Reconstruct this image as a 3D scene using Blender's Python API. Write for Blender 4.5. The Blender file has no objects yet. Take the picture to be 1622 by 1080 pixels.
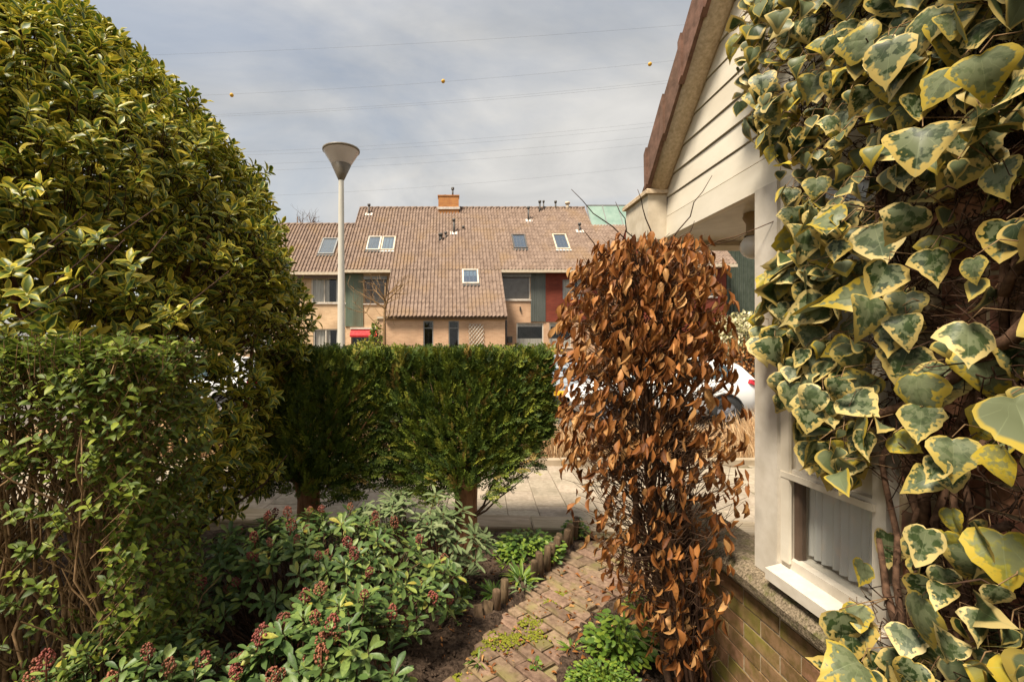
import bpy, math, random
import numpy as np
from mathutils import Matrix, Vector
random.seed(7); RNG = np.random.default_rng(11)
R = math.radians
SC = bpy.context.scene
COL = SC.collection

# ------------------------------------------------------------------ camera, sky, sun, exposure
F, PX, PY, H = 730.0, 712.0, 548.0, 1.60          # focal length and principal point in photo pixels, eye height
cam_d = bpy.data.cameras.new('camera'); cam = bpy.data.objects.new('camera', cam_d); COL.objects.link(cam)
cam.location = (0, 0, H); cam.rotation_euler = (R(90), 0, 0)
cam_d.sensor_width = 36; cam_d.lens = F / 1622 * 36
cam_d.shift_x = (811 - PX) / 1622; cam_d.shift_y = (PY - 540) / 1622
cam_d.clip_start = 0.05; cam_d.clip_end = 3000
SC.camera = cam

SUN_EL, SUN_AZ = R(60), R(227)                    # azimuth clockwise from +Y: the sun stands behind and left of the camera
sd = Vector((math.sin(SUN_AZ) * math.cos(SUN_EL), math.cos(SUN_AZ) * math.cos(SUN_EL), math.sin(SUN_EL)))
sun_d = bpy.data.lights.new('sun', 'SUN'); sun = bpy.data.objects.new('sun', sun_d); COL.objects.link(sun)
sun_d.energy = 4.8; sun_d.angle = R(14); sun_d.color = (1.0, 0.90, 0.74)
sun.rotation_euler = sd.to_track_quat('Z', 'Y').to_euler(); sun.location = (-6, -6, 9)

world = bpy.data.worlds.new('World'); SC.world = world; world.use_nodes = True
wn, wl = world.node_tree.nodes, world.node_tree.links
wn.clear()
def W(t, **k):
    n = wn.new(t)
    for a, b in k.items(): setattr(n, a, b)
    return n
wout, wbg = W('ShaderNodeOutputWorld'), W('ShaderNodeBackground')
sky = W('ShaderNodeTexSky', sky_type='NISHITA', sun_disc=False, sun_elevation=SUN_EL, sun_rotation=SUN_AZ)
sky.air_density = 1.4; sky.dust_density = 2.0; sky.ozone_density = 1.5
wbg.inputs['Strength'].default_value = 0.076
tc = W('ShaderNodeTexCoord'); sep = W('ShaderNodeSeparateXYZ'); wl.new(tc.outputs['Generated'], sep.inputs[0])
zz = W('ShaderNodeMath', operation='MAXIMUM'); wl.new(sep.outputs['Z'], zz.inputs[0]); zz.inputs[1].default_value = 0.0
za = W('ShaderNodeMath', operation='ADD'); wl.new(zz.outputs[0], za.inputs[0]); za.inputs[1].default_value = 0.22
dv = W('ShaderNodeVectorMath', operation='DIVIDE'); cz = W('ShaderNodeCombineXYZ')
for i in range(3): wl.new(za.outputs[0], cz.inputs[i])
wl.new(tc.outputs['Generated'], dv.inputs[0]); wl.new(cz.outputs[0], dv.inputs[1])
def cloudnoise(scale, detail, rough, dist, off):
    mp = W('ShaderNodeMapping'); mp.inputs['Location'].default_value = off; mp.inputs['Scale'].default_value = (1, 1.15, 0.15)
    mp.inputs['Rotation'].default_value = (0, 0, R(-24))
    wl.new(dv.outputs[0], mp.inputs[0])
    n = W('ShaderNodeTexNoise'); wl.new(mp.outputs[0], n.inputs['Vector'])
    n.inputs['Scale'].default_value = scale; n.inputs['Detail'].default_value = detail
    n.inputs['Roughness'].default_value = rough; n.inputs['Distortion'].default_value = dist
    return n
n1 = cloudnoise(0.9, 7, 0.55, 0.6, (8.3, 2.2, 0))
n2 = cloudnoise(1.7, 6, 0.55, 0.5, (11.6, 3.9, 2))
r1 = W('ShaderNodeValToRGB'); wl.new(n1.outputs['Fac'], r1.inputs[0])
r1.color_ramp.elements[0].position = 0.36; r1.color_ramp.elements[0].color = (0.45, 0.45, 0.45, 1)
r1.color_ramp.elements[1].position = 0.60; r1.color_ramp.elements[1].color = (1, 1, 1, 1)
r2 = W('ShaderNodeValToRGB'); wl.new(n2.outputs['Fac'], r2.inputs[0])
r2.color_ramp.elements[0].position = 0.30; r2.color_ramp.elements[0].color = (4.5, 4.5, 4.45, 1)
r2.color_ramp.elements[1].position = 0.68; r2.color_ramp.elements[1].color = (6.8, 6.6, 6.25, 1)
cm = W('ShaderNodeMix', data_type='RGBA'); wl.new(r1.outputs[0], cm.inputs['Factor'])
wl.new(sky.outputs[0], cm.inputs['A']); wl.new(r2.outputs[0], cm.inputs['B'])
wl.new(cm.outputs['Result'], wbg.inputs['Color']); wl.new(wbg.outputs[0], wout.inputs['Surface'])

vs = SC.view_settings
vs.view_transform = 'Standard'; vs.look = 'None'; vs.gamma = 1; vs.use_curve_mapping = False
vs.exposure = 0.72
SC.render.engine = 'CYCLES'
SC.cycles.max_bounces = 6; SC.cycles.transparent_max_bounces = 10; SC.cycles.diffuse_bounces = 4
SC.cycles.glossy_bounces = 3; SC.cycles.caustics_reflective = False; SC.cycles.caustics_refractive = False
SC.cycles.use_denoising = True

# ------------------------------------------------------------------ helpers
def P(px, py, Y): return ((px - PX) * Y / F, Y, H + (PY - py) * Y / F)     # a point seen at photo pixel (px, py) standing Y metres away
def PXX(px, Y): return (px - PX) * Y / F
def PZZ(py, Y): return H + (PY - py) * Y / F

def tag(o, label=None, cat=None, group=None, kind=None):
    if label: o['label'] = label
    if cat: o['category'] = cat
    if group: o['group'] = group
    if kind: o['kind'] = kind
    return o
def link(o, parent=None):
    COL.objects.link(o)
    if parent is not None:
        o.parent = parent
        if parent.type == 'EMPTY': o.matrix_parent_inverse = Matrix.Translation(-Vector(parent.location))
    return o
def thing(name, label, cat, loc, group=None):
    o = bpy.data.objects.new(name, None); o.location = loc; o.empty_display_size = 0.1
    COL.objects.link(o); return tag(o, label, cat, group)

class MB:                                        # collects shapes for ONE mesh
    def __init__(s): s.v = []; s.f = []; s.sm = []
    def add(s, v, f, smooth=False):
        b = len(s.v); s.v += [tuple(q) for q in v]; s.f += [tuple(i + b for i in q) for q in f]; s.sm += [smooth] * len(f); return s
    def box(s, x0, x1, y0, y1, z0, z1, M=None):
        v = [(x, y, z) for z in (z0, z1) for y in (y0, y1) for x in (x0, x1)]
        if M is not None: v = [tuple(M @ Vector(q)) for q in v]
        return s.add(v, [(0, 2, 3, 1), (4, 5, 7, 6), (0, 1, 5, 4), (2, 6, 7, 3), (0, 4, 6, 2), (1, 3, 7, 5)])
    def bevbox(s, x0, x1, y0, y1, z0, z1, b, M=None):    # box with chamfered top edges
        v = [(x0, y0, z0), (x1, y0, z0), (x1, y1, z0), (x0, y1, z0), (x0, y0, z1 - b), (x1, y0, z1 - b), (x1, y1, z1 - b), (x0, y1, z1 - b),
             (x0 + b, y0 + b, z1), (x1 - b, y0 + b, z1), (x1 - b, y1 - b, z1), (x0 + b, y1 - b, z1)]
        if M is not None: v = [tuple(M @ Vector(q)) for q in v]
        f = [(3, 2, 1, 0), (8, 9, 10, 11)]
        for i in range(4):
            j = (i + 1) % 4; f += [(i, j, j + 4, i + 4), (i + 4, j + 4, j + 8, i + 8)]
        return s.add(v, f)
    def quad(s, a, b, c, d): return s.add([a, b, c, d], [(0, 1, 2, 3)])
    def tube(s, pts, rad, n=6, cap=True):
        pts = [Vector(p) for p in pts]; m = len(pts)
        if not hasattr(rad, '__len__'): rad = [rad] * m
        v = []; ref = Vector((0.31, 0.77, 0.55))
        for i, p in enumerate(pts):
            d = (pts[min(i + 1, m - 1)] - pts[max(i - 1, 0)])
            d = d.normalized() if d.length > 1e-9 else Vector((0, 0, 1))
            a = d.cross(ref)
            if a.length < 0.15: a = d.cross(Vector((1, 0, 0)))
            a.normalize(); b = d.cross(a)
            for k in range(n):
                t = 2 * math.pi * k / n; v.append(p + (a * math.cos(t) + b * math.sin(t)) * rad[i])
        f = [(i * n + k, i * n + (k + 1) % n, (i + 1) * n + (k + 1) % n, (i + 1) * n + k) for i in range(m - 1) for k in range(n)]
        if cap: f += [tuple(range(n - 1, -1, -1)), tuple((m - 1) * n + k for k in range(n))]
        return s.add(v, f, True)
    def lathe(s, prof, c=(0, 0, 0), n=24, smooth=True):
        v = []; m = len(prof)
        for r_, z in prof:
            for k in range(n):
                t = 2 * math.pi * k / n; v.append((c[0] + r_ * math.cos(t), c[1] + r_ * math.sin(t), c[2] + z))
        f = [(i * n + k, i * n + (k + 1) % n, (i + 1) * n + (k + 1) % n, (i + 1) * n + k) for i in range(m - 1) for k in range(n)]
        return s.add(v, f, smooth)
    def blob(s, c, r, n=6, m=4):
        v = [(c[0], c[1], c[2] - r[2])]
        for i in range(1, m):
            t = math.pi * i / m
            for k in range(n):
                p = 2 * math.pi * k / n; v.append((c[0] + r[0] * math.sin(t) * math.cos(p), c[1] + r[1] * math.sin(t) * math.sin(p), c[2] - r[2] * math.cos(t)))
        v.append((c[0], c[1], c[2] + r[2])); f = []
        for k in range(n): f.append((0, 1 + (k + 1) % n, 1 + k))
        for i in range(m - 2):
            for k in range(n): f.append((1 + i * n + k, 1 + i * n + (k + 1) % n, 1 + (i + 1) * n + (k + 1) % n, 1 + (i + 1) * n + k))
        b = 1 + (m - 2) * n
        for k in range(n): f.append((b + k, b + (k + 1) % n, len(v) - 1))
        return s.add(v, f, True)
    def mesh(s, name, mat):
        me = bpy.data.meshes.new(name); me.from_pydata(s.v, [], s.f)
        me.polygons.foreach_set('use_smooth', s.sm)
        if mat is not None: me.materials.append(mat)
        me.update(); return me
    def build(s, name, mat, parent=None, kind=None):
        o = bpy.data.objects.new(name, s.mesh(name, mat)); link(o, parent)
        if kind: o['kind'] = kind
        return o
def bx(name, mat, parent, *a, **k): return MB().box(*a).build(name, mat, parent)

def tri_mesh(name, V, T, mat, edge=None, rnd=None, smooth=True, vein=None):
    me = bpy.data.meshes.new(name); V = np.asarray(V, np.float32); T = np.asarray(T, np.int32)
    me.vertices.add(len(V)); me.vertices.foreach_set('co', V.ravel())
    me.loops.add(T.size); me.loops.foreach_set('vertex_index', T.ravel())
    me.polygons.add(len(T)); me.polygons.foreach_set('loop_start', np.arange(0, T.size, 3, dtype=np.int32))
    me.polygons.foreach_set('use_smooth', np.full(len(T), smooth))
    if edge is not None:
        a = me.attributes.new('edge', 'FLOAT', 'POINT'); a.data.foreach_set('value', np.asarray(edge, np.float32))
    if rnd is not None:
        a = me.attributes.new('rnd', 'FLOAT', 'POINT'); a.data.foreach_set('value', np.asarray(rnd, np.float32))
    if vein is not None:
        a = me.attributes.new('vein', 'FLOAT', 'POINT'); a.data.foreach_set('value', np.asarray(vein, np.float32))
    me.materials.append(mat); me.update(); me.validate(); return me

# ------------------------------------------------------------------ materials
def newmat(name):
    m = bpy.data.materials.new(name); m.use_nodes = True; m.node_tree.nodes.clear(); return m, m.node_tree.nodes, m.node_tree.links
def N(ns, t, **k):
    n = ns.new(t)
    for a, b in k.items(): setattr(n, a, b)
    return n
def ramp(ns, stops):
    r = ns.new('ShaderNodeValToRGB'); e = r.color_ramp.elements
    while len(e) < len(stops): e.new(0.5)
    for i, (p, c) in enumerate(stops): e[i].position = p; e[i].color = (*c, 1) if len(c) == 3 else c
    return r
def coords(ns, ls, scale=(1, 1, 1), rnd=True):
    t = N(ns, 'ShaderNodeTexCoord'); mp = N(ns, 'ShaderNodeMapping'); mp.inputs['Scale'].default_value = scale
    if rnd:
        oi = N(ns, 'ShaderNodeObjectInfo'); ad = N(ns, 'ShaderNodeVectorMath', operation='ADD'); mu = N(ns, 'ShaderNodeMath', operation='MULTIPLY')
        ls.new(oi.outputs['Random'], mu.inputs[0]); mu.inputs[1].default_value = 31.0
        ls.new(t.outputs['Object'], ad.inputs[0]); ls.new(mu.outputs[0], ad.inputs[1]); ls.new(ad.outputs[0], mp.inputs[0])
        return mp, oi
    ls.new(t.outputs['Object'], mp.inputs[0]); return mp, None
def finish(ns, ls, col, rough=0.7, spec=0.4, bump=None, bump_s=0.3, bump_d=0.01, metal=0.0, trans=0.0, transcol=None):
    b = N(ns, 'ShaderNodeBsdfPrincipled'); o = N(ns, 'ShaderNodeOutputMaterial')
    if isinstance(col, tuple): b.inputs['Base Color'].default_value = (*col, 1)
    else: ls.new(col, b.inputs['Base Color'])
    b.inputs['Roughness'].default_value = rough; b.inputs['Specular IOR Level'].default_value = spec; b.inputs['Metallic'].default_value = metal
    if bump is not None:
        bp = N(ns, 'ShaderNodeBump'); bp.inputs['Strength'].default_value = bump_s; bp.inputs['Distance'].default_value = bump_d
        ls.new(bump, bp.inputs['Height']); ls.new(bp.outputs[0], b.inputs['Normal'])
    s = b.outputs[0]
    if trans:
        t = N(ns, 'ShaderNodeBsdfTranslucent'); mx = N(ns, 'ShaderNodeMixShader'); mx.inputs[0].default_value = trans
        if isinstance(col, tuple): t.inputs[0].default_value = (*col, 1)
        else: ls.new(col, t.inputs[0])
        ls.new(s, mx.inputs[1]); ls.new(t.outputs[0], mx.inputs[2]); s = mx.outputs[0]
    ls.new(s, o.inputs['Surface']); return b
def noisy(name, c1, c2, scale=6, detail=5, rough=0.75, spec=0.3, bump=0.25, bd=0.004, sc=(1, 1, 1), objvar=0.0, pos=(0.35, 0.65), c3=None, metal=0.0, fine=0.0):
    m, ns, ls = newmat(name); mp, oi = coords(ns, ls, sc)
    n = N(ns, 'ShaderNodeTexNoise'); n.inputs['Scale'].default_value = scale; n.inputs['Detail'].default_value = detail; n.inputs['Roughness'].default_value = 0.62
    ls.new(mp.outputs[0], n.inputs['Vector'])
    r = ramp(ns, [(pos[0], c1), (pos[1], c2)]); ls.new(n.outputs['Fac'], r.inputs[0]); col = r.outputs[0]
    if c3 is not None:                            # broad patches of a third colour (stains, lichen, moss)
        n3 = N(ns, 'ShaderNodeTexNoise'); n3.inputs['Scale'].default_value = scale * 0.23; n3.inputs['Detail'].default_value = 6; ls.new(mp.outputs[0], n3.inputs['Vector'])
        r3 = ramp(ns, [(0.5, (0, 0, 0)), (0.68, (0.8, 0.8, 0.8))]); ls.new(n3.outputs['Fac'], r3.inputs[0])
        mx = N(ns, 'ShaderNodeMix', data_type='RGBA'); ls.new(r3.outputs[0], mx.inputs['Factor']); ls.new(col, mx.inputs['A']); mx.inputs['B'].default_value = (*c3, 1); col = mx.outputs['Result']
    if objvar:
        hs = N(ns, 'ShaderNodeHueSaturation'); mr = N(ns, 'ShaderNodeMapRange'); ls.new(oi.outputs['Random'], mr.inputs[0])
        mr.inputs[3].default_value = 1 - objvar; mr.inputs[4].default_value = 1 + objvar; ls.new(mr.outputs[0], hs.inputs['Value']); ls.new(col, hs.inputs['Color'])
        m2 = N(ns, 'ShaderNodeMath', operation='MULTIPLY'); m2.inputs[1].default_value = 7.13; ls.new(oi.outputs['Random'], m2.inputs[0])
        fr = N(ns, 'ShaderNodeMath', operation='FRACT'); ls.new(m2.outputs[0], fr.inputs[0])
        mh = N(ns, 'ShaderNodeMapRange'); ls.new(fr.outputs[0], mh.inputs[0]); mh.inputs[3].default_value = 0.5 - objvar * 0.05; mh.inputs[4].default_value = 0.5 + objvar * 0.05
        ls.new(mh.outputs[0], hs.inputs['Hue']); col = hs.outputs[0]
    finish(ns, ls, col, rough, spec, n.outputs['Fac'] if bump else None, bump, bd, metal); return m
def leafmat(name, stops, margin=None, mpos=(0.5, 0.62), rough=0.42, spec=0.45, trans=0.22, mnoise=0.35, nscale=9, veins=False, mscale=None):
    m, ns, ls = newmat(name)
    at = N(ns, 'ShaderNodeAttribute', attribute_name='rnd'); oi = N(ns, 'ShaderNodeObjectInfo')
    ad = N(ns, 'ShaderNodeMath', operation='ADD'); ls.new(at.outputs['Fac'], ad.inputs[0]); ls.new(oi.outputs['Random'], ad.inputs[1])
    fr = N(ns, 'ShaderNodeMath', operation='FRACT'); ls.new(ad.outputs[0], fr.inputs[0])
    r = ramp(ns, stops); ls.new(fr.outputs[0], r.inputs[0]); col = r.outputs[0]
    t = N(ns, 'ShaderNodeTexCoord'); mu = N(ns, 'ShaderNodeMath', operation='MULTIPLY'); ls.new(fr.outputs[0], mu.inputs[0]); mu.inputs[1].default_value = 43.0
    va = N(ns, 'ShaderNodeVectorMath', operation='ADD'); ls.new(t.outputs['Object'], va.inputs[0]); ls.new(mu.outputs[0], va.inputs[1])
    n = N(ns, 'ShaderNodeTexNoise'); n.inputs['Scale'].default_value = nscale; n.inputs['Detail'].default_value = 4; ls.new(va.outputs[0], n.inputs['Vector'])
    hs = N(ns, 'ShaderNodeHueSaturation'); mr = N(ns, 'ShaderNodeMapRange'); ls.new(n.outputs['Fac'], mr.inputs[0])
    mr.inputs[1].default_value = 0.3; mr.inputs[2].default_value = 0.7; mr.inputs[3].default_value = 0.7; mr.inputs[4].default_value = 1.3
    ls.new(mr.outputs[0], hs.inputs['Value']); ls.new(col, hs.inputs['Color']); col = hs.outputs[0]
    if veins:                                      # paler grey-green patches inside the blade
        n5 = N(ns, 'ShaderNodeTexNoise'); n5.inputs['Scale'].default_value = 5.0; n5.inputs['Detail'].default_value = 3; ls.new(va.outputs[0], n5.inputs['Vector'])
        r5 = ramp(ns, [(0.47, (0, 0, 0)), (0.53, (0.75, 0.75, 0.75))]); ls.new(n5.outputs['Fac'], r5.inputs[0])
        x5 = N(ns, 'ShaderNodeMix', data_type='RGBA'); ls.new(r5.outputs[0], x5.inputs['Factor']); ls.new(col, x5.inputs['A']); x5.inputs['B'].default_value = (0.17, 0.19, 0.10, 1); col = x5.outputs['Result']
    if margin is not None:
        ed = N(ns, 'ShaderNodeAttribute', attribute_name='edge')
        n2 = N(ns, 'ShaderNodeTexNoise'); n2.inputs['Scale'].default_value = mscale or nscale * 3.2; n2.inputs['Detail'].default_value = 1.5; ls.new(va.outputs[0], n2.inputs['Vector'])
        ms = N(ns, 'ShaderNodeMath', operation='MULTIPLY_ADD'); ls.new(n2.outputs['Fac'], ms.inputs[0]); ms.inputs[1].default_value = mnoise; ls.new(ed.outputs['Fac'], ms.inputs[2])
        m5 = N(ns, 'ShaderNodeMath', operation='SUBTRACT'); ls.new(ms.outputs[0], m5.inputs[0]); m5.inputs[1].default_value = mnoise * 0.5
        er = ramp(ns, [(mpos[0], (0, 0, 0)), (mpos[1], (1, 1, 1))]); ls.new(m5.outputs[0], er.inputs[0])
        mx = N(ns, 'ShaderNodeMix', data_type='RGBA'); ls.new(er.outputs[0], mx.inputs['Factor']); ls.new(col, mx.inputs['A'])
        mc = ramp(ns, margin); ls.new(fr.outputs[0], mc.inputs[0]); ls.new(mc.outputs[0], mx.inputs['B']); col = mx.outputs['Result']
    if veins:
        ve = N(ns, 'ShaderNodeAttribute', attribute_name='vein'); m1 = N(ns, 'ShaderNodeMath', operation='MULTIPLY'); ls.new(ve.outputs['Fac'], m1.inputs[0]); m1.inputs[1].default_value = 10.0
        cs = N(ns, 'ShaderNodeMath', operation='COSINE'); ls.new(m1.outputs[0], cs.inputs[0]); vr = ramp(ns, [(0.975, (0, 0, 0)), (0.999, (0.22, 0.22, 0.22))]); ls.new(cs.outputs[0], vr.inputs[0])
        mv = N(ns, 'ShaderNodeMix', data_type='RGBA'); ls.new(vr.outputs[0], mv.inputs['Factor']); ls.new(col, mv.inputs['A']); mv.inputs['B'].default_value = (0.34, 0.38, 0.20, 1); col = mv.outputs['Result']
    finish(ns, ls, col, rough, spec, n.outputs['Fac'], 0.15, 0.002, 0, trans); return m
def brickmat(name, c1, c2, mortar, bw=0.21, bh=0.0625, axes='xz', stain=None):
    m, ns, ls = newmat(name); t = N(ns, 'ShaderNodeTexCoord'); s = N(ns, 'ShaderNodeSeparateXYZ'); c = N(ns, 'ShaderNodeCombineXYZ')
    ls.new(t.outputs['Object'], s.inputs[0])
    if axes == 'xz':
        ad = N(ns, 'ShaderNodeMath', operation='ADD'); ls.new(s.outputs['X'], ad.inputs[0]); ls.new(s.outputs['Y'], ad.inputs[1]); ls.new(ad.outputs[0], c.inputs[0])
    ls.new(s.outputs['Z'], c.inputs[1])
    b = N(ns, 'ShaderNodeTexBrick'); ls.new(c.outputs[0], b.inputs['Vector']); b.inputs['Scale'].default_value = 1
    b.inputs['Brick Width'].default_value = bw; b.inputs['Row Height'].default_value = bh; b.inputs['Mortar Size'].default_value = 0.006; b.inputs['Mortar Smooth'].default_value = 0.2
    b.inputs['Color1'].default_value = (*c1, 1); b.inputs['Color2'].default_value = (*c2, 1); b.inputs['Mortar'].default_value = (*mortar, 1)
    n = N(ns, 'ShaderNodeTexNoise'); n.inputs['Scale'].default_value = 0.9; n.inputs['Detail'].default_value = 7; ls.new(t.outputs['Object'], n.inputs['Vector'])
    hs = N(ns, 'ShaderNodeHueSaturation'); mr = N(ns, 'ShaderNodeMapRange'); ls.new(n.outputs['Fac'], mr.inputs[0]); mr.inputs[1].default_value = 0.3; mr.inputs[2].default_value = 0.7; mr.inputs[3].default_value = 0.78; mr.inputs[4].default_value = 1.2
    ls.new(mr.outputs[0], hs.inputs['Value']); ls.new(b.outputs['Color'], hs.inputs['Color'])
    finish(ns, ls, hs.outputs[0], 0.85, 0.2, b.outputs['Fac'], -0.4, 0.004); return m
def glassmat(name, tint=(0.9, 0.95, 0.95), refl=0.25, dark=0.0):
    m, ns, ls = newmat(name); o = N(ns, 'ShaderNodeOutputMaterial'); tr = N(ns, 'ShaderNodeBsdfTransparent'); gl = N(ns, 'ShaderNodeBsdfGlossy'); mx = N(ns, 'ShaderNodeMixShader')
    tr.inputs[0].default_value = (*tint, 1); gl.inputs['Roughness'].default_value = 0.03; gl.inputs['Color'].default_value = (0.9, 0.93, 0.95, 1)
    lw = N(ns, 'ShaderNodeLayerWeight'); lw.inputs[0].default_value = 0.5; pw = N(ns, 'ShaderNodeMath', operation='POWER'); pw.inputs[1].default_value = 4.0; ls.new(lw.outputs['Facing'], pw.inputs[0])
    ma = N(ns, 'ShaderNodeMath', operation='ADD'); ls.new(pw.outputs[0], ma.inputs[0]); ma.inputs[1].default_value = refl; ma.use_clamp = True
    ls.new(ma.outputs[0], mx.inputs[0]); ls.new(tr.outputs[0], mx.inputs[1]); ls.new(gl.outputs[0], mx.inputs[2]); ls.new(mx.outputs[0], o.inputs[0]); return m

MT = {}
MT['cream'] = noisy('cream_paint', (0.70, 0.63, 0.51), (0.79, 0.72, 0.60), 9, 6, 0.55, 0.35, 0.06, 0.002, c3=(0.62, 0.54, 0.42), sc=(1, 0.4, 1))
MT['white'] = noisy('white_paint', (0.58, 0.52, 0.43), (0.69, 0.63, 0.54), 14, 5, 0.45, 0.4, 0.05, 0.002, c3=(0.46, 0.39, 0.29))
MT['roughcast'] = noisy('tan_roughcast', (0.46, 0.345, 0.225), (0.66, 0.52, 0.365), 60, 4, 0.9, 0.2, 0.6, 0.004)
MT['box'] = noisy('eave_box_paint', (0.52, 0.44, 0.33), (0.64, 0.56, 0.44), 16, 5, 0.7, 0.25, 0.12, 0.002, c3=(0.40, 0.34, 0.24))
MT['verge'] = noisy('verge_tile_clay', (0.12, 0.065, 0.045), (0.23, 0.125, 0.09), 22, 5, 0.8, 0.3, 0.35, 0.004, objvar=0.15)
MT['coping'] = noisy('mossy_stone', (0.085, 0.066, 0.042), (0.30, 0.235, 0.16), 110, 3, 0.95, 0.15, 0.8, 0.006, c3=(0.10, 0.10, 0.03))
MT['wallbrick'] = noisy('wall_brick', (0.16, 0.065, 0.042), (0.30, 0.13, 0.082), 30, 6, 0.9, 0.2, 0.5, 0.004, objvar=0.28, c3=(0.13, 0.10, 0.06))
MT['mossbrick'] = noisy('mossy_brick', (0.16, 0.10, 0.035), (0.30, 0.17, 0.09), 25, 6, 0.9, 0.2, 0.4, 0.004, objvar=0.22, c3=(0.19, 0.17, 0.025))
MT['mortar'] = noisy('mortar', (0.28, 0.21, 0.125), (0.42, 0.33, 0.22), 50, 4, 0.95, 0.1, 0.5, 0.004)
MT['paver'] = noisy('path_brick', (0.13, 0.082, 0.052), (0.27, 0.180, 0.120), 28, 6, 0.85, 0.25, 0.45, 0.004, objvar=0.22, c3=(0.20, 0.17, 0.06))
MT['slab'] = noisy('pavement_slab', (0.27, 0.22, 0.162), (0.39, 0.325, 0.245), 24, 7, 0.85, 0.25, 0.35, 0.003, objvar=0.15, c3=(0.24, 0.20, 0.14))
MT['kerb'] = noisy('kerb_stone', (0.29, 0.225, 0.15), (0.45, 0.36, 0.26), 9, 7, 0.9, 0.2, 0.4, 0.004, sc=(0.5, 3.0, 1), objvar=0.1, c3=(0.24, 0.19, 0.11))
MT['soil'] = noisy('soil', (0.026, 0.017, 0.012), (0.115, 0.078, 0.054), 40, 8, 1.0, 0.1, 1.0, 0.02)
MT['sand'] = noisy('joint_sand', (0.08, 0.058, 0.034), (0.20, 0.15, 0.095), 30, 6, 1.0, 0.1, 0.6, 0.006, c3=(0.06, 0.07, 0.015))
MT['ground'] = noisy('ground_earth', (0.07, 0.065, 0.03), (0.14, 0.11, 0.06), 1.5, 7, 1.0, 0.1, 0.5, 0.02)
MT['road'] = noisy('road_surface', (0.10, 0.085, 0.07), (0.17, 0.145, 0.12), 6, 6, 0.9, 0.2, 0.3, 0.004)
MT['log'] = noisy('weathered_log', (0.05, 0.034, 0.018), (0.16, 0.108, 0.062), 40, 5, 0.9, 0.2, 0.5, 0.004, sc=(1, 1, 0.25), objvar=0.2)
MT['bark'] = noisy('bark', (0.10, 0.050, 0.024), (0.24, 0.125, 0.065), 30, 6, 0.95, 0.15, 0.8, 0.008, sc=(1, 1, 0.3))
MT['redbark'] = noisy('yew_bark', (0.16, 0.070, 0.030), (0.40, 0.20, 0.10), 26, 6, 0.9, 0.2, 0.8, 0.008, sc=(1, 1, 0.22))
MT['twig'] = noisy('twig', (0.06, 0.033, 0.02), (0.17, 0.10, 0.06), 30, 4, 0.9, 0.2, 0.3, 0.003)
MT['darktwig'] = noisy('dark_stem', (0.028, 0.015, 0.009), (0.085, 0.044, 0.026), 30, 4, 0.9, 0.2, 0.4, 0.003)
MT['ivystem'] = noisy('ivy_stem', (0.05, 0.027, 0.016), (0.16, 0.088, 0.054), 45, 5, 0.9, 0.2, 0.6, 0.004)
MT['privetstem'] = noisy('privet_stem', (0.13, 0.075, 0.034), (0.32, 0.20, 0.10), 30, 4, 0.9, 0.2, 0.3, 0.003)
MT['rooftile'] = noisy('roof_tile', (0.165, 0.113, 0.086), (0.285, 0.205, 0.158), 3.5, 7, 0.85, 0.25, 0.2, 0.004, c3=(0.25, 0.165, 0.10))
MT['beige'] = brickmat('beige_brick', (0.68, 0.47, 0.28), (0.58, 0.38, 0.22), (0.62, 0.47, 0.32))
MT['tanbrick'] = brickmat('tan_brick', (0.58, 0.36, 0.22), (0.49, 0.29, 0.175), (0.55, 0.39, 0.26))
MT['redbrick'] = brickmat('red_brick', (0.22, 0.048, 0.028), (0.17, 0.035, 0.022), (0.15, 0.06, 0.04))
MT['orangebrick'] = brickmat('orange_brick', (0.50, 0.21, 0.06), (0.40, 0.15, 0.05), (0.40, 0.25, 0.13))
MT['greenclad'] = noisy('green_cladding', (0.10, 0.135, 0.095), (0.155, 0.19, 0.14), 3, 6, 0.6, 0.3, 0.05, 0.003, sc=(1, 1, 0.2), c3=(0.16, 0.11, 0.06))
MT['greyclad'] = noisy('grey_cladding', (0.085, 0.095, 0.085), (0.125, 0.135, 0.12), 3, 6, 0.6, 0.3, 0.05, 0.003, sc=(1, 1, 0.2))
MT['darkgreen'] = noisy('dark_green_cladding', (0.055, 0.070, 0.050), (0.09, 0.105, 0.08), 3, 6, 0.6, 0.3, 0.05, 0.003)
MT['copper'] = noisy('green_panel', (0.19, 0.285, 0.235), (0.27, 0.365, 0.305), 2, 6, 0.6, 0.3, 0.05, 0.003, c3=(0.15, 0.24, 0.195))
MT['trim'] = noisy('pale_trim', (0.52, 0.42, 0.30), (0.66, 0.56, 0.43), 8, 4, 0.6, 0.3, 0.05, 0.002)
MT['brownframe'] = noisy('brown_frame', (0.10, 0.065, 0.045), (0.15, 0.10, 0.07), 8, 4, 0.5, 0.4, 0.05, 0.002)
MT['greyframe'] = noisy('grey_frame', (0.20, 0.20, 0.19), (0.28, 0.28, 0.27), 8, 4, 0.45, 0.4, 0.05, 0.002)
MT['lead'] = noisy('lead_pipe', (0.06, 0.055, 0.05), (0.12, 0.11, 0.10), 12, 4, 0.6, 0.4, 0.1, 0.002)
MT['zinc'] = noisy('lead_flashing', (0.50, 0.44, 0.38), (0.70, 0.64, 0.58), 9, 4, 0.55, 0.4, 0.1, 0.002)
MT['room'] = noisy('dim_room', (0.035, 0.03, 0.025), (0.07, 0.06, 0.05), 2, 3, 0.9, 0.1, 0)  # darkness of the unlit interiors is put into this colour
MT['curtain'] = noisy('curtain', (0.42, 0.37, 0.31), (0.60, 0.55, 0.48), 5, 4, 0.9, 0.1, 0.2, 0.01, sc=(6, 6, 0.3))
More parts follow.
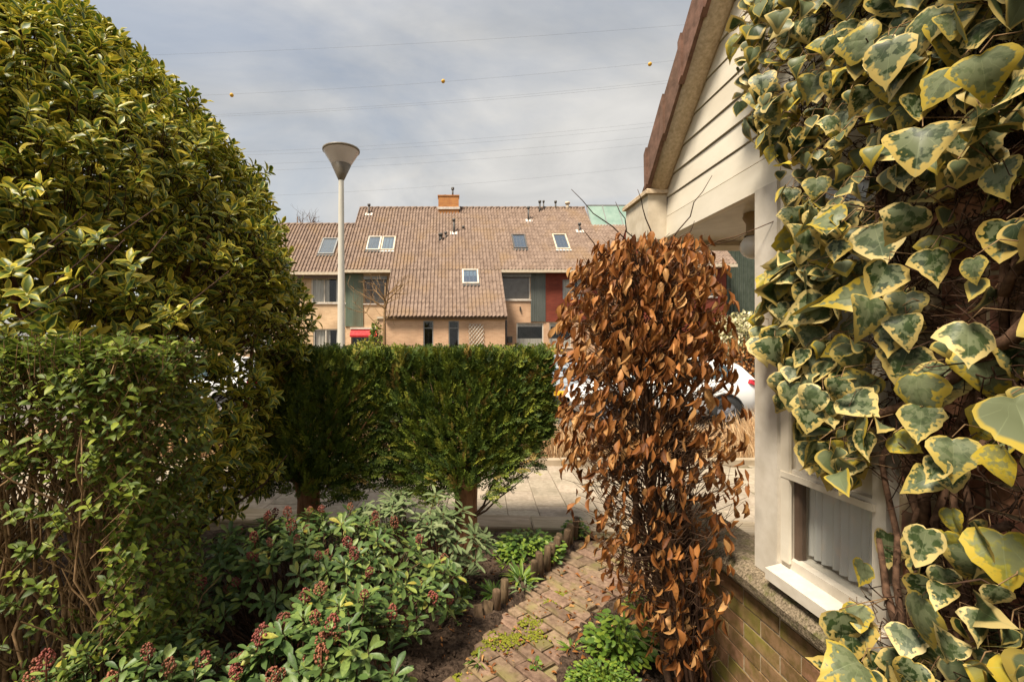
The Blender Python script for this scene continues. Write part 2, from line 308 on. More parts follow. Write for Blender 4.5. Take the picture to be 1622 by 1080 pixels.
MT['blind'] = noisy('blind_screen', (0.13, 0.10, 0.075), (0.19, 0.15, 0.115), 3, 4, 0.8, 0.1, 0.05)
MT['glass'] = glassmat('window_glass', (0.97, 0.98, 0.98), refl=0.03); MT['skyglass'] = glassmat('skylight_glass', (0.75, 0.85, 0.9), 0.35)
MT['awning'] = noisy('red_awning', (0.52, 0.035, 0.04), (0.66, 0.07, 0.07), 8, 4, 0.8, 0.2, 0.05)
MT['lampmetal'] = noisy('lamp_metal', (0.52, 0.49, 0.42), (0.68, 0.65, 0.58), 5, 5, 0.4, 0.45, 0.04, 0.002, sc=(1, 1, 0.15), c3=(0.48, 0.43, 0.33))
MT['lampdark'] = noisy('lamp_dark_metal', (0.12, 0.095, 0.065), (0.18, 0.145, 0.10), 8, 4, 0.45, 0.4, 0.05, 0.002)
MT['wire'] = noisy('wire', (0.10, 0.10, 0.105), (0.14, 0.14, 0.145), 1, 2, 0.6, 0.3, 0)
MT['ball'] = noisy('marker_ball', (0.62, 0.32, 0.02), (0.72, 0.40, 0.035), 2, 3, 0.5, 0.4, 0)
def plain(name, c, rough=0.5, spec=0.5, metal=0): 
    m, ns, ls = newmat(name); finish(ns, ls, c, rough, spec, metal=metal); return m
MT['tyre'] = plain('tyre_rubber', (0.02, 0.02, 0.02), 0.8); MT['rim'] = plain('wheel_rim', (0.35, 0.36, 0.40), 0.35, 0.5, 0.6)
MT['carwhite'] = plain('car_white', (0.78, 0.77, 0.74), 0.25, 0.6); MT['carsilver'] = plain('car_silver', (0.36, 0.40, 0.44), 0.3, 0.6, 0.3)
MT['carpale'] = plain('car_pale_grey', (0.62, 0.63, 0.64), 0.28, 0.6); MT['carglass'] = plain('car_glass', (0.05, 0.085, 0.10), 0.05, 0.8)
MT['black'] = plain('black_plastic', (0.025, 0.025, 0.025), 0.6); MT['taillight'] = plain('tail_light', (0.60, 0.015, 0.03), 0.2, 0.6)
MT['headlight'] = plain('head_light', (0.7, 0.72, 0.74), 0.1, 0.7); MT['plate'] = plain('yellow_plate', (0.85, 0.48, 0.02), 0.5)
MT['opal'] = plain('opal_glass', (0.74, 0.70, 0.62), 0.25, 0.5); MT['brass'] = plain('tan_metal', (0.34, 0.24, 0.13), 0.5)
MT['frosted'] = noisy('frosted_lamp_shell', (0.50, 0.44, 0.40), (0.60, 0.54, 0.50), 2, 3, 0.3, 0.5, 0)
def netmat():
    m, ns, ls = newmat('net_curtain'); o = N(ns, 'ShaderNodeOutputMaterial'); d = N(ns, 'ShaderNodeBsdfDiffuse'); t = N(ns, 'ShaderNodeBsdfTransparent'); tl = N(ns, 'ShaderNodeBsdfTranslucent')
    d.inputs[0].default_value = (0.86, 0.83, 0.78, 1); tl.inputs[0].default_value = (0.8, 0.77, 0.72, 1)
    a = N(ns, 'ShaderNodeMixShader'); a.inputs[0].default_value = 0.3; b = N(ns, 'ShaderNodeMixShader'); b.inputs[0].default_value = 0.08
    ls.new(d.outputs[0], a.inputs[1]); ls.new(tl.outputs[0], a.inputs[2]); ls.new(a.outputs[0], b.inputs[1]); ls.new(t.outputs[0], b.inputs[2]); ls.new(b.outputs[0], o.inputs[0]); return m
MT['net'] = netmat()
# foliage: base colours of the leaves themselves
MT['holly'] = leafmat('holly_leaf', [(0.0, (0.040, 0.075, 0.012)), (0.35, (0.080, 0.125, 0.018)), (0.7, (0.16, 0.19, 0.022)), (0.86, (0.30, 0.29, 0.030)), (1.0, (0.50, 0.40, 0.04))],
    [(0.0, (0.26, 0.25, 0.025)), (0.5, (0.48, 0.42, 0.045)), (1.0, (0.66, 0.50, 0.06))], (0.50, 0.80), 0.42, 0.35, 0.25, 0.5, 14)
MT['privet'] = leafmat('privet_leaf', [(0.0, (0.058, 0.090, 0.016)), (0.4, (0.105, 0.150, 0.022)), (0.75, (0.170, 0.220, 0.028)), (1.0, (0.29, 0.32, 0.04))], None, rough=0.5, spec=0.3, trans=0.32)
MT['yew'] = leafmat('yew_spray', [(0.0, (0.030, 0.054, 0.010)), (0.4, (0.075, 0.112, 0.016)), (0.75, (0.145, 0.185, 0.022)), (0.92, (0.25, 0.26, 0.03)), (1.0, (0.24, 0.14, 0.04))], None, rough=0.6, spec=0.25, trans=0.2)
MT['skimmia'] = leafmat('skimmia_leaf', [(0.0, (0.048, 0.088, 0.024)), (0.4, (0.085, 0.140, 0.036)), (0.75, (0.14, 0.20, 0.050)), (0.95, (0.22, 0.27, 0.06)), (1.0, (0.36, 0.30, 0.05))], None, rough=0.45, spec=0.35, trans=0.15)
MT['rhodo'] = leafmat('rhododendron_leaf', [(0.0, (0.085, 0.125, 0.045)), (0.5, (0.14, 0.185, 0.075)), (1.0, (0.24, 0.27, 0.13))], None, rough=0.55, spec=0.25, trans=0.12)
MT['weed'] = leafmat('weed_leaf', [(0.0, (0.060, 0.120, 0.016)), (0.5, (0.115, 0.20, 0.024)), (1.0, (0.24, 0.31, 0.035))], None, rough=0.5, trans=0.3)
MT['yellowbush'] = leafmat('yellow_bush_leaf', [(0.0, (0.16, 0.19, 0.03)), (0.5, (0.30, 0.30, 0.05)), (1.0, (0.45, 0.36, 0.06))], None, rough=0.6, trans=0.3)
MT['amber'] = leafmat('amber_bush_leaf', [(0.0, (0.36, 0.20, 0.03)), (1.0, (0.58, 0.36, 0.05))], None, rough=0.6, trans=0.3)
MT['creambush'] = leafmat('cream_bush_leaf', [(0.0, (0.22, 0.24, 0.06)), (0.45, (0.50, 0.45, 0.24)), (1.0, (0.75, 0.66, 0.45))], None, rough=0.6, trans=0.2)
MT['ivy'] = leafmat('ivy_leaf', [(0.0, (0.022, 0.038, 0.010)), (0.35, (0.040, 0.062, 0.020)), (0.7, (0.075, 0.100, 0.042)), (0.90, (0.130, 0.150, 0.075)), (0.94, (0.24, 0.23, 0.04)), (1.0, (0.46, 0.36, 0.04))],
    [(0.0, (0.46, 0.33, 0.08)), (0.5, (0.58, 0.46, 0.19)), (0.85, (0.42, 0.31, 0.04)), (1.0, (0.46, 0.34, 0.035))], (0.76, 0.85), 0.46, 0.28, 0.14, 0.85, 7, True, 8.5)
MT['beech'] = leafmat('dead_beech_leaf', [(0.0, (0.13, 0.044, 0.012)), (0.35, (0.28, 0.100, 0.024)), (0.7, (0.42, 0.175, 0.048)), (1.0, (0.58, 0.32, 0.12))], None, rough=0.55, spec=0.3, trans=0.3)
MT['straw'] = leafmat('straw', [(0.0, (0.34, 0.19, 0.09)), (0.5, (0.52, 0.34, 0.18)), (1.0, (0.68, 0.50, 0.29))], None, rough=0.8, spec=0.1, trans=0.25)
MT['bud'] = noisy('red_buds', (0.10, 0.030, 0.020), (0.32, 0.105, 0.065), 150, 2, 0.6, 0.3, 0.2, 0.003, objvar=0.3)
MT['moss'] = noisy('moss', (0.10, 0.11, 0.012), (0.24, 0.24, 0.03), 60, 5, 1.0, 0.1, 0.8, 0.01)

# ------------------------------------------------------------------ leaves
def nrm(a): return a / np.maximum(np.linalg.norm(a, axis=-1, keepdims=True), 1e-9)
def simple_leaf(w=0.42, fold=0.35, curl=0.25, prof=((0.18, 0.6), (0.45, 1.0), (0.72, 0.75), (0.9, 0.34)), twist=0.0, wave=0.0, seed=0):
    r = random.Random(seed); V = [(0, 0, 0)]; E = [0.6]; h = w / 2
    def z(x, t): return fold * abs(x) - curl * t * t + (wave * math.sin(t * 9 + seed) * (abs(x) / h if h else 0))
    for t, p in prof:
        for sx in (-1, 0, 1):
            x = sx * h * p * (1 + (r.random() - .5) * .12); tw = twist * t
            zz_ = z(x, t); V.append((x * math.cos(tw) - 0 * zz_, t, zz_ + x * math.sin(tw))); E.append(1.0 if sx else 0.0)
    V.append((0, 1, z(0, 1.0))); E.append(1.0); T = [(0, 2, 1), (0, 3, 2)]; k = len(prof)
    for i in range(k - 1):
        a = 1 + 3 * i; b = a + 3
        T += [(a, a + 1, b), (a + 1, b + 1, b), (a + 1, a + 2, b + 1), (a + 2, b + 2, b + 1)]
    a = 1 + 3 * (k - 1); e = len(V) - 1; T += [(a, a + 1, e), (a + 1, a + 2, e)]
    return np.array(V, float), np.array(T), np.array(E)
def ivy_leaf(seed):
    r = random.Random(seed); lob = r.uniform(-.03, .09); wd = r.uniform(.86, 1.08); tip = r.uniform(1.0, 1.16)
    half = [(0, .06), (.10, .0), (.24, .0), (.38, .07), (.47, .18), (.50 + lob, .33), (.45 + lob * .6, .46), (.385, .57), (.32, .68), (.235, .79), (.14, .91), (.06, 1.0)]
    pts = [(0, .06)] + [(x * wd * r.uniform(.95, 1.05), y * r.uniform(.98, 1.02)) for x, y in half[1:]] + [(0, tip)]
    left = [(-x * r.uniform(.92, 1.08), y) for x, y in reversed(pts[1:-1])]; out = pts + left; n = len(out); c0 = (0, .16)
    curlx = r.uniform(-1.9, .6); curly = r.uniform(-.35, 1.3); wv = r.uniform(.015, .05); ph = r.uniform(0, 6); fold = r.uniform(-.3, .7); tw = r.uniform(-.9, .9); V = []; E = []; A = []; T = []
    def put(x, y, q, a): V.append((x, y, curlx * x * x * .8 - curly * max(0, y - .25) ** 2 * .7 + fold * abs(x) * .5 + wv * math.sin(3 * a + ph) * q * q + tw * x * y)); E.append(q); A.append(a)
    put(0, c0[1], 0, 0)
    rings = (.35, .65, .86, 1.0)
    for q in rings:
        for (x, y) in out: put(c0[0] + (x - c0[0]) * q, c0[1] + (y - c0[1]) * q, q, abs(math.atan2(x, y - c0[1])))
    for k in range(n): T.append((0, 1 + k, 1 + (k + 1) % n))
    for i in range(len(rings) - 1):
        for k in range(n): a = 1 + i * n + k; b = 1 + i * n + (k + 1) % n; T += [(a, b + n, b), (a, a + n, b + n)]
    return np.array(V), np.array(T), np.array(E), np.array(A)
def spray_leaf(seed):
    r = random.Random(seed); V = []; T = []; droop = r.uniform(0.05, 0.4)
    def pt(x, y, z=0): V.append((x, y, z - droop * y * y)); return len(V) - 1
    a = pt(-.012, 0); b = pt(.012, 0); c = pt(0, 1.0); T.append((a, b, c))
    for i in range(9):
        y = 0.06 + i * 0.1
        for s in (-1, 1):
            L = (0.34 - 0.022 * i) * r.uniform(0.75, 1.2); an = r.uniform(0.7, 1.15); z = r.uniform(-.08, .08); dx, dy = math.sin(an) * L * s, math.cos(an) * L
            p = pt(0, y); q = pt(dx * .5 - s * .036 * math.cos(an), y + dy * .5 + .040, z * .5); w_ = pt(dx, y + dy, z); u = pt(dx * .5 + s * .036 * math.cos(an), y + dy * .5 - .040, z * .5)
            T += [(p, q, w_), (p, w_, u)]
    return np.array(V), np.array(T), np.zeros(len(V))
LV = {
 'holly': [simple_leaf(0.46, 0.5, c, wave=0.05, seed=i) for i, c in enumerate((0.1, 0.25, 0.4))],
 'privet': [simple_leaf(0.5, 0.3, c, seed=i) for i, c in enumerate((0.1, 0.25, 0.4))],
 'skimmia': [simple_leaf(0.36, 0.35, c, ((0.2, 0.45), (0.5, 0.9), (0.72, 1.0), (0.9, 0.6)), seed=i) for i, c in enumerate((0.05, 0.2, 0.32))],
 'rhodo': [simple_leaf(0.27, 0.3, c, ((0.2, 0.6), (0.5, 1.0), (0.75, 0.9), (0.92, 0.5)), seed=i) for i, c in enumerate((0.0, 0.15, 0.3))],
 'beech': [simple_leaf(w, f, c, ((0.18, 0.6), (0.42, 1.0), (0.7, 0.8), (0.88, 0.4)), twist=t, wave=0.05, seed=i) for i, (w, f, c, t) in enumerate(((0.40, 1.1, 0.3, 0.7), (0.28, 1.8, 0.35, -1.1), (0.42, 0.7, -0.15, 1.3), (0.20, 2.2, 0.1, 0.5), (0.46, 0.9, 0.5, -0.7), (0.32, 1.5, -0.2, 1.0), (0.38, 0.5, 0.5, 1.5)))],
 'ivy': [ivy_leaf(i) for i in range(18)],
 'yew': [spray_leaf(i) for i in range(4)],
 'weed': [simple_leaf(0.62, 0.25, c, ((0.15, 0.7), (0.45, 1.0), (0.75, 0.85), (0.92, 0.45)), seed=i) for i, c in enumerate((0.1, 0.4))],
 'blade': [simple_leaf(0.026, 0.3, c, ((0.3, 1.0), (0.7, 0.7)), seed=i) for i, c in enumerate((0.05, 0.25, 0.5))],
 'strap': [simple_leaf(0.16, 0.3, c, ((0.2, 0.8), (0.5, 1.0), (0.75, 0.8), (0.92, 0.4)), seed=i) for i, c in enumerate((0.2, 0.6))],
}
LM = {}
def leaf_mesh(kind, i, mat):
    k = (kind, i, mat.name)
    if k not in LM:
        V, T, E = LV[kind][i][:3]; LM[k] = tri_mesh('leaf', V, T, mat, E, np.zeros(len(V)), vein=LV[kind][i][3] if len(LV[kind][i]) > 3 else None)
    return LM[k]
class Leaves:
    def __init__(s, kind): s.kind = kind; s.p = []; s.d = []; s.n = []; s.s = []
    def add(s, p, d, n, size): s.p.append(tuple(p)); s.d.append(tuple(d)); s.n.append(tuple(n)); s.s.append(size)
    def build(s, root, mat, singles=300, rest='foliage', score=None):
        p = np.array(s.p); d = nrm(np.array(s.d)); n = np.array(s.n); sz = np.array(s.s)
        x = nrm(np.cross(d, n)); z = np.cross(x, d); Rm = np.stack([x, d, z], axis=-1); m = len(p); kinds = LV[s.kind]
        vi = RNG.integers(0, len(kinds), m); rnd = RNG.random(m)
        c = np.array((0, 0, H)); v = p + d * sz[:, None] * .5 - c; dist = np.linalg.norm(v, axis=1); face = np.abs(np.sum(z * v, axis=1)) / dist
        sx = PX + F * v[:, 0] / np.maximum(v[:, 1], .05); sy = PY - F * v[:, 2] / np.maximum(v[:, 1], .05)
        sc = sz / dist * (0.35 + face) * ((v[:, 1] > .2) & (sx > 5) & (sx < 1617) & (sy > 5) & (sy < 1075))
        if score is not None: sc = sc * score(p)
        order = np.argsort(-sc); single = order[:singles]; rem = order[singles:]
        for i in single:
            o = bpy.data.objects.new('leaf', leaf_mesh(s.kind, int(vi[i]), mat)); COL.objects.link(o); o.parent = root
            M = Matrix([[*(Rm[i][r_] * sz[i]), p[i][r_]] for r_ in range(3)] + [[0, 0, 0, 1]])
            o.matrix_parent_inverse = Matrix.Translation(-Vector(root.location)); o.matrix_basis = M
        if len(rem):
            Vs, Ts, Es, Rs, As, off = [], [], [], [], [], 0
            for k, (V, T, E, *Ax) in enumerate(kinds):
                idx = rem[vi[rem] == k]
                if not len(idx): continue
                W_ = np.einsum('nij,vj->nvi', Rm[idx] * sz[idx][:, None, None], V) + p[idx][:, None, :]
                Vs.append(W_.reshape(-1, 3)); nn, nv = len(idx), len(V)
                Ts.append((T[None] + (np.arange(nn) * nv)[:, None, None]).reshape(-1, 3) + off); off += nn * nv
                Es.append(np.tile(E, nn)); As.append(np.tile(Ax[0] if Ax else E, nn)); Rs.append(np.repeat(rnd[idx], nv))
            me = tri_mesh(rest, np.concatenate(Vs), np.concatenate(Ts), mat, np.concatenate(Es), np.concatenate(Rs), vein=np.concatenate(As) if len(kinds[0]) > 3 else None)
            o = bpy.data.objects.new(rest, me); link(o, root); o['kind'] = 'stuff'; return o
def rdir(): 
    v = RNG.normal(size=3); return v / np.linalg.norm(v)
def wiggle(a, b, n, amp):
    a, b = np.array(a, float), np.array(b, float); L = np.linalg.norm(b - a); pts = [a + (b - a) * i / n + (RNG.normal(size=3) * amp * L * math.sin(math.pi * i / n) if 0 < i < n else 0) for i in range(n + 1)]
    return [tuple(q) for q in pts]

# ------------------------------------------------------------------ ground, road, pavement
g = MB(); g.quad((-600, -300, -0.16), (600, -300, -0.16), (600, 900, -0.16), (-600, 900, -0.16)); tag(g.build('ground', MT['ground']), kind='structure')
g = MB(); g.quad((-60, 7.9, -0.09), (60, 7.9, -0.09), (60, 15.5, -0.09), (-60, 15.5, -0.09)); tag(g.build('road', MT['road']), kind='structure')
# garden soil: an uneven sheet
def soil_z(x, y):
    if in_path(x, y, 0.02): return -0.125
    z = (-0.045 if x < (y - 2.4) * 0.66 else -0.085) + 0.018 * math.sin(7 * x + 3 * y) + 0.012 * math.sin(13 * x - 9 * y) + (0.045 if x < -0.1 else 0)
    return max(z, -0.035) if in_path(x, y, -0.16) else z
nx, ny = 110, 84; xs = np.linspace(-3.6, 1.42, nx); ys = np.linspace(0.6, 4.12, ny); v = []
for y in ys:
    for x in xs:
        v.append((x, y, 0))
f = [(j * nx + i, j * nx + i + 1, (j + 1) * nx + i + 1, (j + 1) * nx + i) for j in range(ny - 1) for i in range(nx - 1)]
# keep the bed clear of the brick path
UX, UY = 0.57, -0.82; VX, VY = 0.82, 0.57
LEFT_EDGE = [(-0.25, 1.75), (-0.06, 2.20), (0.16, 2.58), (0.36, 2.88), (0.62, 3.25), (0.86, 3.60), (1.12, 3.90), (1.25, 4.02)]
RIGHT_EDGE = [(0.30, 1.75), (0.52, 2.24), (0.66, 2.55), (0.88, 2.85), (1.18, 3.05), (1.9, 3.2), (2.6, 3.3)]
def edge_x(E, y):
    if y <= E[0][1]: return E[0][0] + (y - E[0][1]) * (E[1][0] - E[0][0]) / (E[1][1] - E[0][1])
    for (xa, ya), (xb, yb) in zip(E, E[1:]):
        if y <= yb: return xa + (xb - xa) * (y - ya) / (yb - ya)
    (xa, ya), (xb, yb) = E[-2], E[-1]; return xb + (y - yb) * (xb - xa) / (yb - ya)
def in_path(x, y, m=0.0): return edge_x(LEFT_EDGE, y) + m < x < edge_x(RIGHT_EDGE, y) - m and 1.6 < y < 4.05
v2 = []
for (x, y, z) in v:
    v2.append((x, y, soil_z(x, y) + random.uniform(-.011, .011)))
b = MB(); b.add(v2, f, True); soil = tag(b.build('garden_soil', MT['soil']), kind='structure')
b = MB(); E1 = [(edge_x(LEFT_EDGE, y), y) for y in np.linspace(1.6, 4.05, 14)]; E2 = [(edge_x(RIGHT_EDGE, y), y) for y in np.linspace(1.6, 4.05, 14)]
for i in range(13): b.quad((*E1[i], -0.076), (*E2[i], -0.076), (*E2[i + 1], -0.076), (*E1[i + 1], -0.076))
path = tag(b.build('path', MT['sand']), kind='structure')
pm = []
for i in range(5):
    r_ = random.Random(i); q = MB(); q.bevbox(-.097, .097, -.0455, .0455, -.06, 0, .007)
    q.v = [(x + r_.uniform(-.003, .003), y + r_.uniform(-.003, .003), z + (r_.uniform(-.002, .002) if z > -.01 else 0)) for x, y, z in q.v]; pm.append(q.mesh('brick', MT['paver']))
ang = math.atan2(UY, UX)
for j in range(-8, 40):
    for i in range(-20, 20):
        a = (i + (0.5 if j % 2 else 0)) * 0.205; c = j * 0.102
        x = 0.1 + UX * a + VX * c; y = 2.1 + UY * a + VY * c
        if not in_path(x, y, -0.05) or y < 1.85: continue
        o = bpy.data.objects.new('brick', random.choice(pm)); COL.objects.link(o); o.parent = path
        o.location = (x, y, -0.050 + random.uniform(-.005, .004) + 0.006 * math.sin(3 * x + 4 * y)); o.rotation_euler = (random.uniform(-.02, .02), random.uniform(-.02, .02), ang + random.uniform(-.02, .02))
# pavement: bed, slabs, kerb stones
ROT = Matrix.Translation((0, 5, 0)) @ Matrix.Rotation(R(-4.2), 4, 'Z') @ Matrix.Translation((0, -5, 0))
b = MB(); b.quad((-9, 3.9, -0.022), (9, 3.9, -0.022), (9, 6.2, -0.022), (-9, 6.2, -0.022)); pave = tag(b.build('pavement', MT['sand']), kind='structure')
q = MB(); q.bevbox(-.148, .148, -.148, .148, -.05, 0, .005); sm_ = q.mesh('slab', MT['slab'])
for i in range(-19, 14):
    for j in range(7):
        p = ROT @ Vector((i * .3 + .15, 4.55 + j * .3 + (.15 if i % 2 else 0) - .15, 0))
        if p.y > 6.12 or p.y < 4.2: continue
        o = bpy.data.objects.new('slab', sm_); COL.objects.link(o); o.parent = pave; o.location = (p.x, p.y, random.uniform(-.004, .003)); o.rotation_euler = (random.uniform(-.006, .006), random.uniform(-.006, .006), R(-4.2))
q = MB(); q.bevbox(-.497, .497, -.15, .15, -.16, .012, .012); km = q.mesh('kerb_stone', MT['kerb'])
for i in range(-6, 5):
    p = ROT @ Vector((i * 1.0 + .3, 4.235, 0)); o = bpy.data.objects.new('kerb_stone', km); COL.objects.link(o); o.parent = pave; o.location = (p.x, p.y, 0); o.rotation_euler = (0, 0, R(-4.2))
q = MB(); q.bevbox(-.497, .497, -.05, .05, -.14, .085, .012); km2 = q.mesh('edging_stone', MT['kerb'])
for i in range(-8, 7):
    o = bpy.data.objects.new('edging_stone', km2); COL.objects.link(o); o.parent = pave; o.location = (i * 1.0, 6.22 + random.uniform(-.006, .006), random.uniform(-.006, .006))
# ------------------------------------------------------------------ the row of houses across the street
YE, TAN, YW = 24.0, 0.97, 24.3
ZE = H + (PY - 428) / F * YE
ROOF = (YE, ZE)
def on_roof(px, py, base=ROOF):
    k = (PY - py) / F; t = (k * base[0] - (base[1] - H)) / (TAN - k); y = base[0] + t
    return Vector(((px - PX) * y / F, y, base[1] + t * TAN))
def run_for(py, base=ROOF):
    k = (PY - py) / F; return (k * base[0] - (base[1] - H)) / (TAN - k)
TH = math.atan(TAN); EN = Vector((0, -math.sin(TH), math.cos(TH))); ES = Vector((0, math.cos(TH), math.sin(TH)))
def tile_roof(parent, x0, x1, base, t0, t1, tw=0.185, tl=0.33, amp=0.078, mat=None, name='roof', deck=True):
    nc = max(2, round((x1 - x0) / tw)); us = np.linspace(x0, x1, nc * 6 + 1); ph = (np.arange(nc * 6 + 1) % 6) / 6 * 2 * math.pi
    prof = amp * (0.5 + 0.5 * np.cos(ph)) + amp * 0.25 * np.sin(2 * ph)
    L0, L1 = t0 / math.cos(TH), t1 / math.cos(TH); nr = max(1, round((L1 - L0) / tl)); dl = (L1 - L0) / nr; V = []; n = len(us)
    for r_ in range(nr):
        jit = RNG.normal(size=n // 6 + 1) * .002
        for s0, h in ((0, 0.013), (1, 0.0)):
            s = L0 + dl * (r_ + s0) ; by = base[0] + s * math.cos(TH); bz = base[1] + s * math.sin(TH)
            for k in range(n):
                hh = prof[k] + h + jit[k // 6]; V.append((us[k], by + EN.y * hh, bz + EN.z * hh))
    Fc = []
    for r_ in range(2 * nr - 1):
        for k in range(n - 1): a = r_ * n + k; Fc.append((a, a + 1, a + n + 1, a + n))
    m = MB(); m.add(V, Fc, False); o = m.build(name, mat or MT['rooftile'], parent)
    if deck:
        d = MB(); A = Vector((0, base[0], base[1])) + ES * (L0 + .02) - EN * .03; B = Vector((0, base[0], base[1])) + ES * L1 - EN * .03; t_ = EN * -.14
        v = [Vector((x, 0, 0)) + q for x in (x0, x1) for q in (A, B, B + t_, A + t_)]
        d.add(v, [(0, 1, 2, 3), (7, 6, 5, 4), (0, 4, 5, 1), (3, 2, 6, 7), (0, 3, 7, 4), (1, 5, 6, 2)]); d.build('roof_deck', MT['brownframe'], o)
    return o
def holed_wall(m, x0, x1, z0, z1, Y, holes, depth=0.12):
    X = sorted({x0, x1, *[h for q in holes for h in q[:2] if x0 < h < x1]}); Z = sorted({z0, z1, *[h for q in holes for h in q[2:4] if z0 < h < z1]})
    for a, b_ in zip(X, X[1:]):
        for c, d in zip(Z, Z[1:]):
            if any(q[0] - 1e-6 <= a and b_ <= q[1] + 1e-6 and q[2] - 1e-6 <= c and d <= q[3] + 1e-6 for q in holes): continue
            m.quad((a, Y, c), (b_, Y, c), (b_, Y, d), (a, Y, d))
    for (a, b_, c, d) in [q[:4] for q in holes]:
        e = Y + depth; m.quad((a, Y, c), (a, e, c), (a, e, d), (a, Y, d)); m.quad((b_, Y, c), (b_, Y, d), (b_, e, d), (b_, e, c)); m.quad((a, Y, c), (b_, Y, c), (b_, e, c), (a, e, c)); m.quad((a, Y, d), (a, e, d), (b_, e, d), (b_, Y, d))
def rect(px0, px1, py0, py1, Y=YW): return (PXX(px0, Y), PXX(px1, Y), PZZ(py1, Y), PZZ(py0, Y))
def window(parent, r, Y, frame='white', mull=(), ledge=True, inner='curtain', fw=0.06, transom=None, blindbox=False):
    x0, x1, z0, z1 = r; y0, y1 = Y + .03, Y + .10; m = MB()
    m.box(x0, x1, y0, y1, z0, z0 + fw).box(x0, x1, y0, y1, z1 - fw, z1).box(x0, x0 + fw, y0 + .002, y1, z0 + fw, z1 - fw).box(x1 - fw, x1, y0 + .002, y1, z0 + fw, z1 - fw)
    for f_ in mull: xm = x0 + (x1 - x0) * f_; m.box(xm - fw * .5, xm + fw * .5, y0 + .004, y1, z0 + fw, z1 - fw)
    if transom: zm = z0 + (z1 - z0) * transom; m.box(x0 + fw, x1 - fw, y0 + .006, y1 - .004, zm - fw * .4, zm + fw * .4)
    w = m.build('window', MT[frame], parent); p = MB(); edges = [x0] + [x0 + (x1 - x0) * f_ for f_ in mull] + [x1]
    for a, b_ in zip(edges, edges[1:]):
        q = MB(); q.box(a + fw * .6, b_ - fw * .6, Y + .060, Y + .066, z0 + fw, z1 - fw); q.build('pane', MT['glass'], w)
    c = MB(); n = 26
    if inner == 'curtain':
        xs_ = np.linspace(x0 + .02, x1 - .02, n * 2); gap = (x1 - x0) * .10; v = []
        for x in xs_: yy = Y + .17 + .025 * math.sin(x * 34); v += [(x, yy, z0 + .02), (x, yy, z1 - .02)]
        mid = (x0 + x1) * .5 + (x1 - x0) * .1; c.add(v, [(2 * i, 2 * i + 2, 2 * i + 3, 2 * i + 1) for i in range(2 * n - 1) if abs(xs_[i] - mid) > gap], True); c.build('curtain', MT['curtain'], w)
    elif inner == 'half':
        c.box(x0 + .05, x1 - .05, Y + .15, Y + .16, z0 + .05, z0 + (z1 - z0) * .36); c.build('curtain', MT['curtain'], w); bx('roller_blind', MT['zinc'], w, x0 + .05, x1 - .05, Y + .13, Y + .17, z1 - (z1 - z0) * .16, z1 - .05)
    elif inner == 'blind': c.box(x0 + .03, x1 - .03, Y + .12, Y + .13, z0 + .03, z1 - .03); c.build('roller_blind', MT['blind'], w)
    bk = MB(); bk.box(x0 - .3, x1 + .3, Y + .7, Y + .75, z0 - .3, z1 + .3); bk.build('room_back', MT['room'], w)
    if ledge: bx('sill', MT['zinc'], w, x0 - .05, x1 + .05, Y - .06, Y + .05, z0 - .055, z0 - .003)
    if blindbox: bx('blind_box', MT['greyframe'], w, x0 - .02, x1 + .02, Y - .11, Y - .005, z1 - .14, z1 + .03)
    return w
def skylight(parent, px0, px1, py0, py1, frame='lead', base=ROOF, blind=False, half=False):
    c0 = on_roof((px0 + px1) / 2, (py0 + py1) / 2, base); a, b_ = on_roof(px0, (py0 + py1) / 2, base), on_roof(px1, (py0 + py1) / 2, base); hw = (b_.x - a.x) / 2
    lo, hi = on_roof(px0, py1, base), on_roof(px0, py0, base); hl = (hi - lo).dot(ES) / 2
    M_ = Matrix(((1, 0, 0, c0.x), (0, ES.y, EN.y, c0.y), (0, ES.z, EN.z, c0.z), (0, 0, 0, 1))); m = MB(); w = .075
    m.box(-hw, hw, -hl, -hl + w, -.03, .115, M_).box(-hw, hw, hl - w, hl, -.03, .125, M_).box(-hw, -hw + w, -hl + w, hl - w, -.03, .12, M_).box(hw - w, hw, -hl + w, hl - w, -.03, .12, M_)
    s = m.build('skylight', MT[frame], parent); MB().box(-hw + w, hw - w, -hl + w, hl - w, .085, .095, M_).build('pane', MT['skyglass'], s)
    MB().box(-hw + w, hw - w, -hl + w, hl - w, .052, .06, M_).build('blind' if blind else 'dark_sheet', MT['white'] if blind else MT['room'], s)  # without a blind, a dark sheet stands in for the unlit opening
    if half: MB().box(-hw + w, hw - w, hl * .1, hl - w, .066, .074, M_).build('blind', MT['zinc'], s)
    MB().box(-hw - .03, hw + .03, -hl - .16, -hl, .06, .075, M_).build('flashing', MT['zinc'] if frame == 'trim' else MT['lead'], s)
    return s
def vent(parent, px, py, h, r=.055, flash=True, base=ROOF, cap=True, mat='lead'):
    p = on_roof(px, py, base); m = MB(); m.tube([(p.x, p.y, p.z - .1), (p.x, p.y, p.z + h)], r, 10)
    if cap: m.tube([(p.x, p.y, p.z + h - .02), (p.x, p.y, p.z + h + .10)], r * 1.7, 10)
    o = m.build('vent_pipe', MT[mat], parent)
    if flash:
        M_ = Matrix(((1, 0, 0, p.x), (0, ES.y, EN.y, p.y), (0, ES.z, EN.z, p.z), (0, 0, 0, 1))); MB().box(-.22, .22, -.2, .12, .045, .062, M_).build('flashing', MT['zinc'], o)
    return o
def gutter(parent, x0, x1, base=ROOF):
    return bx('gutter', MT['trim'], parent, x0, x1, base[0] - .16, base[0] + .02, base[1] - .14, base[1] + .0)
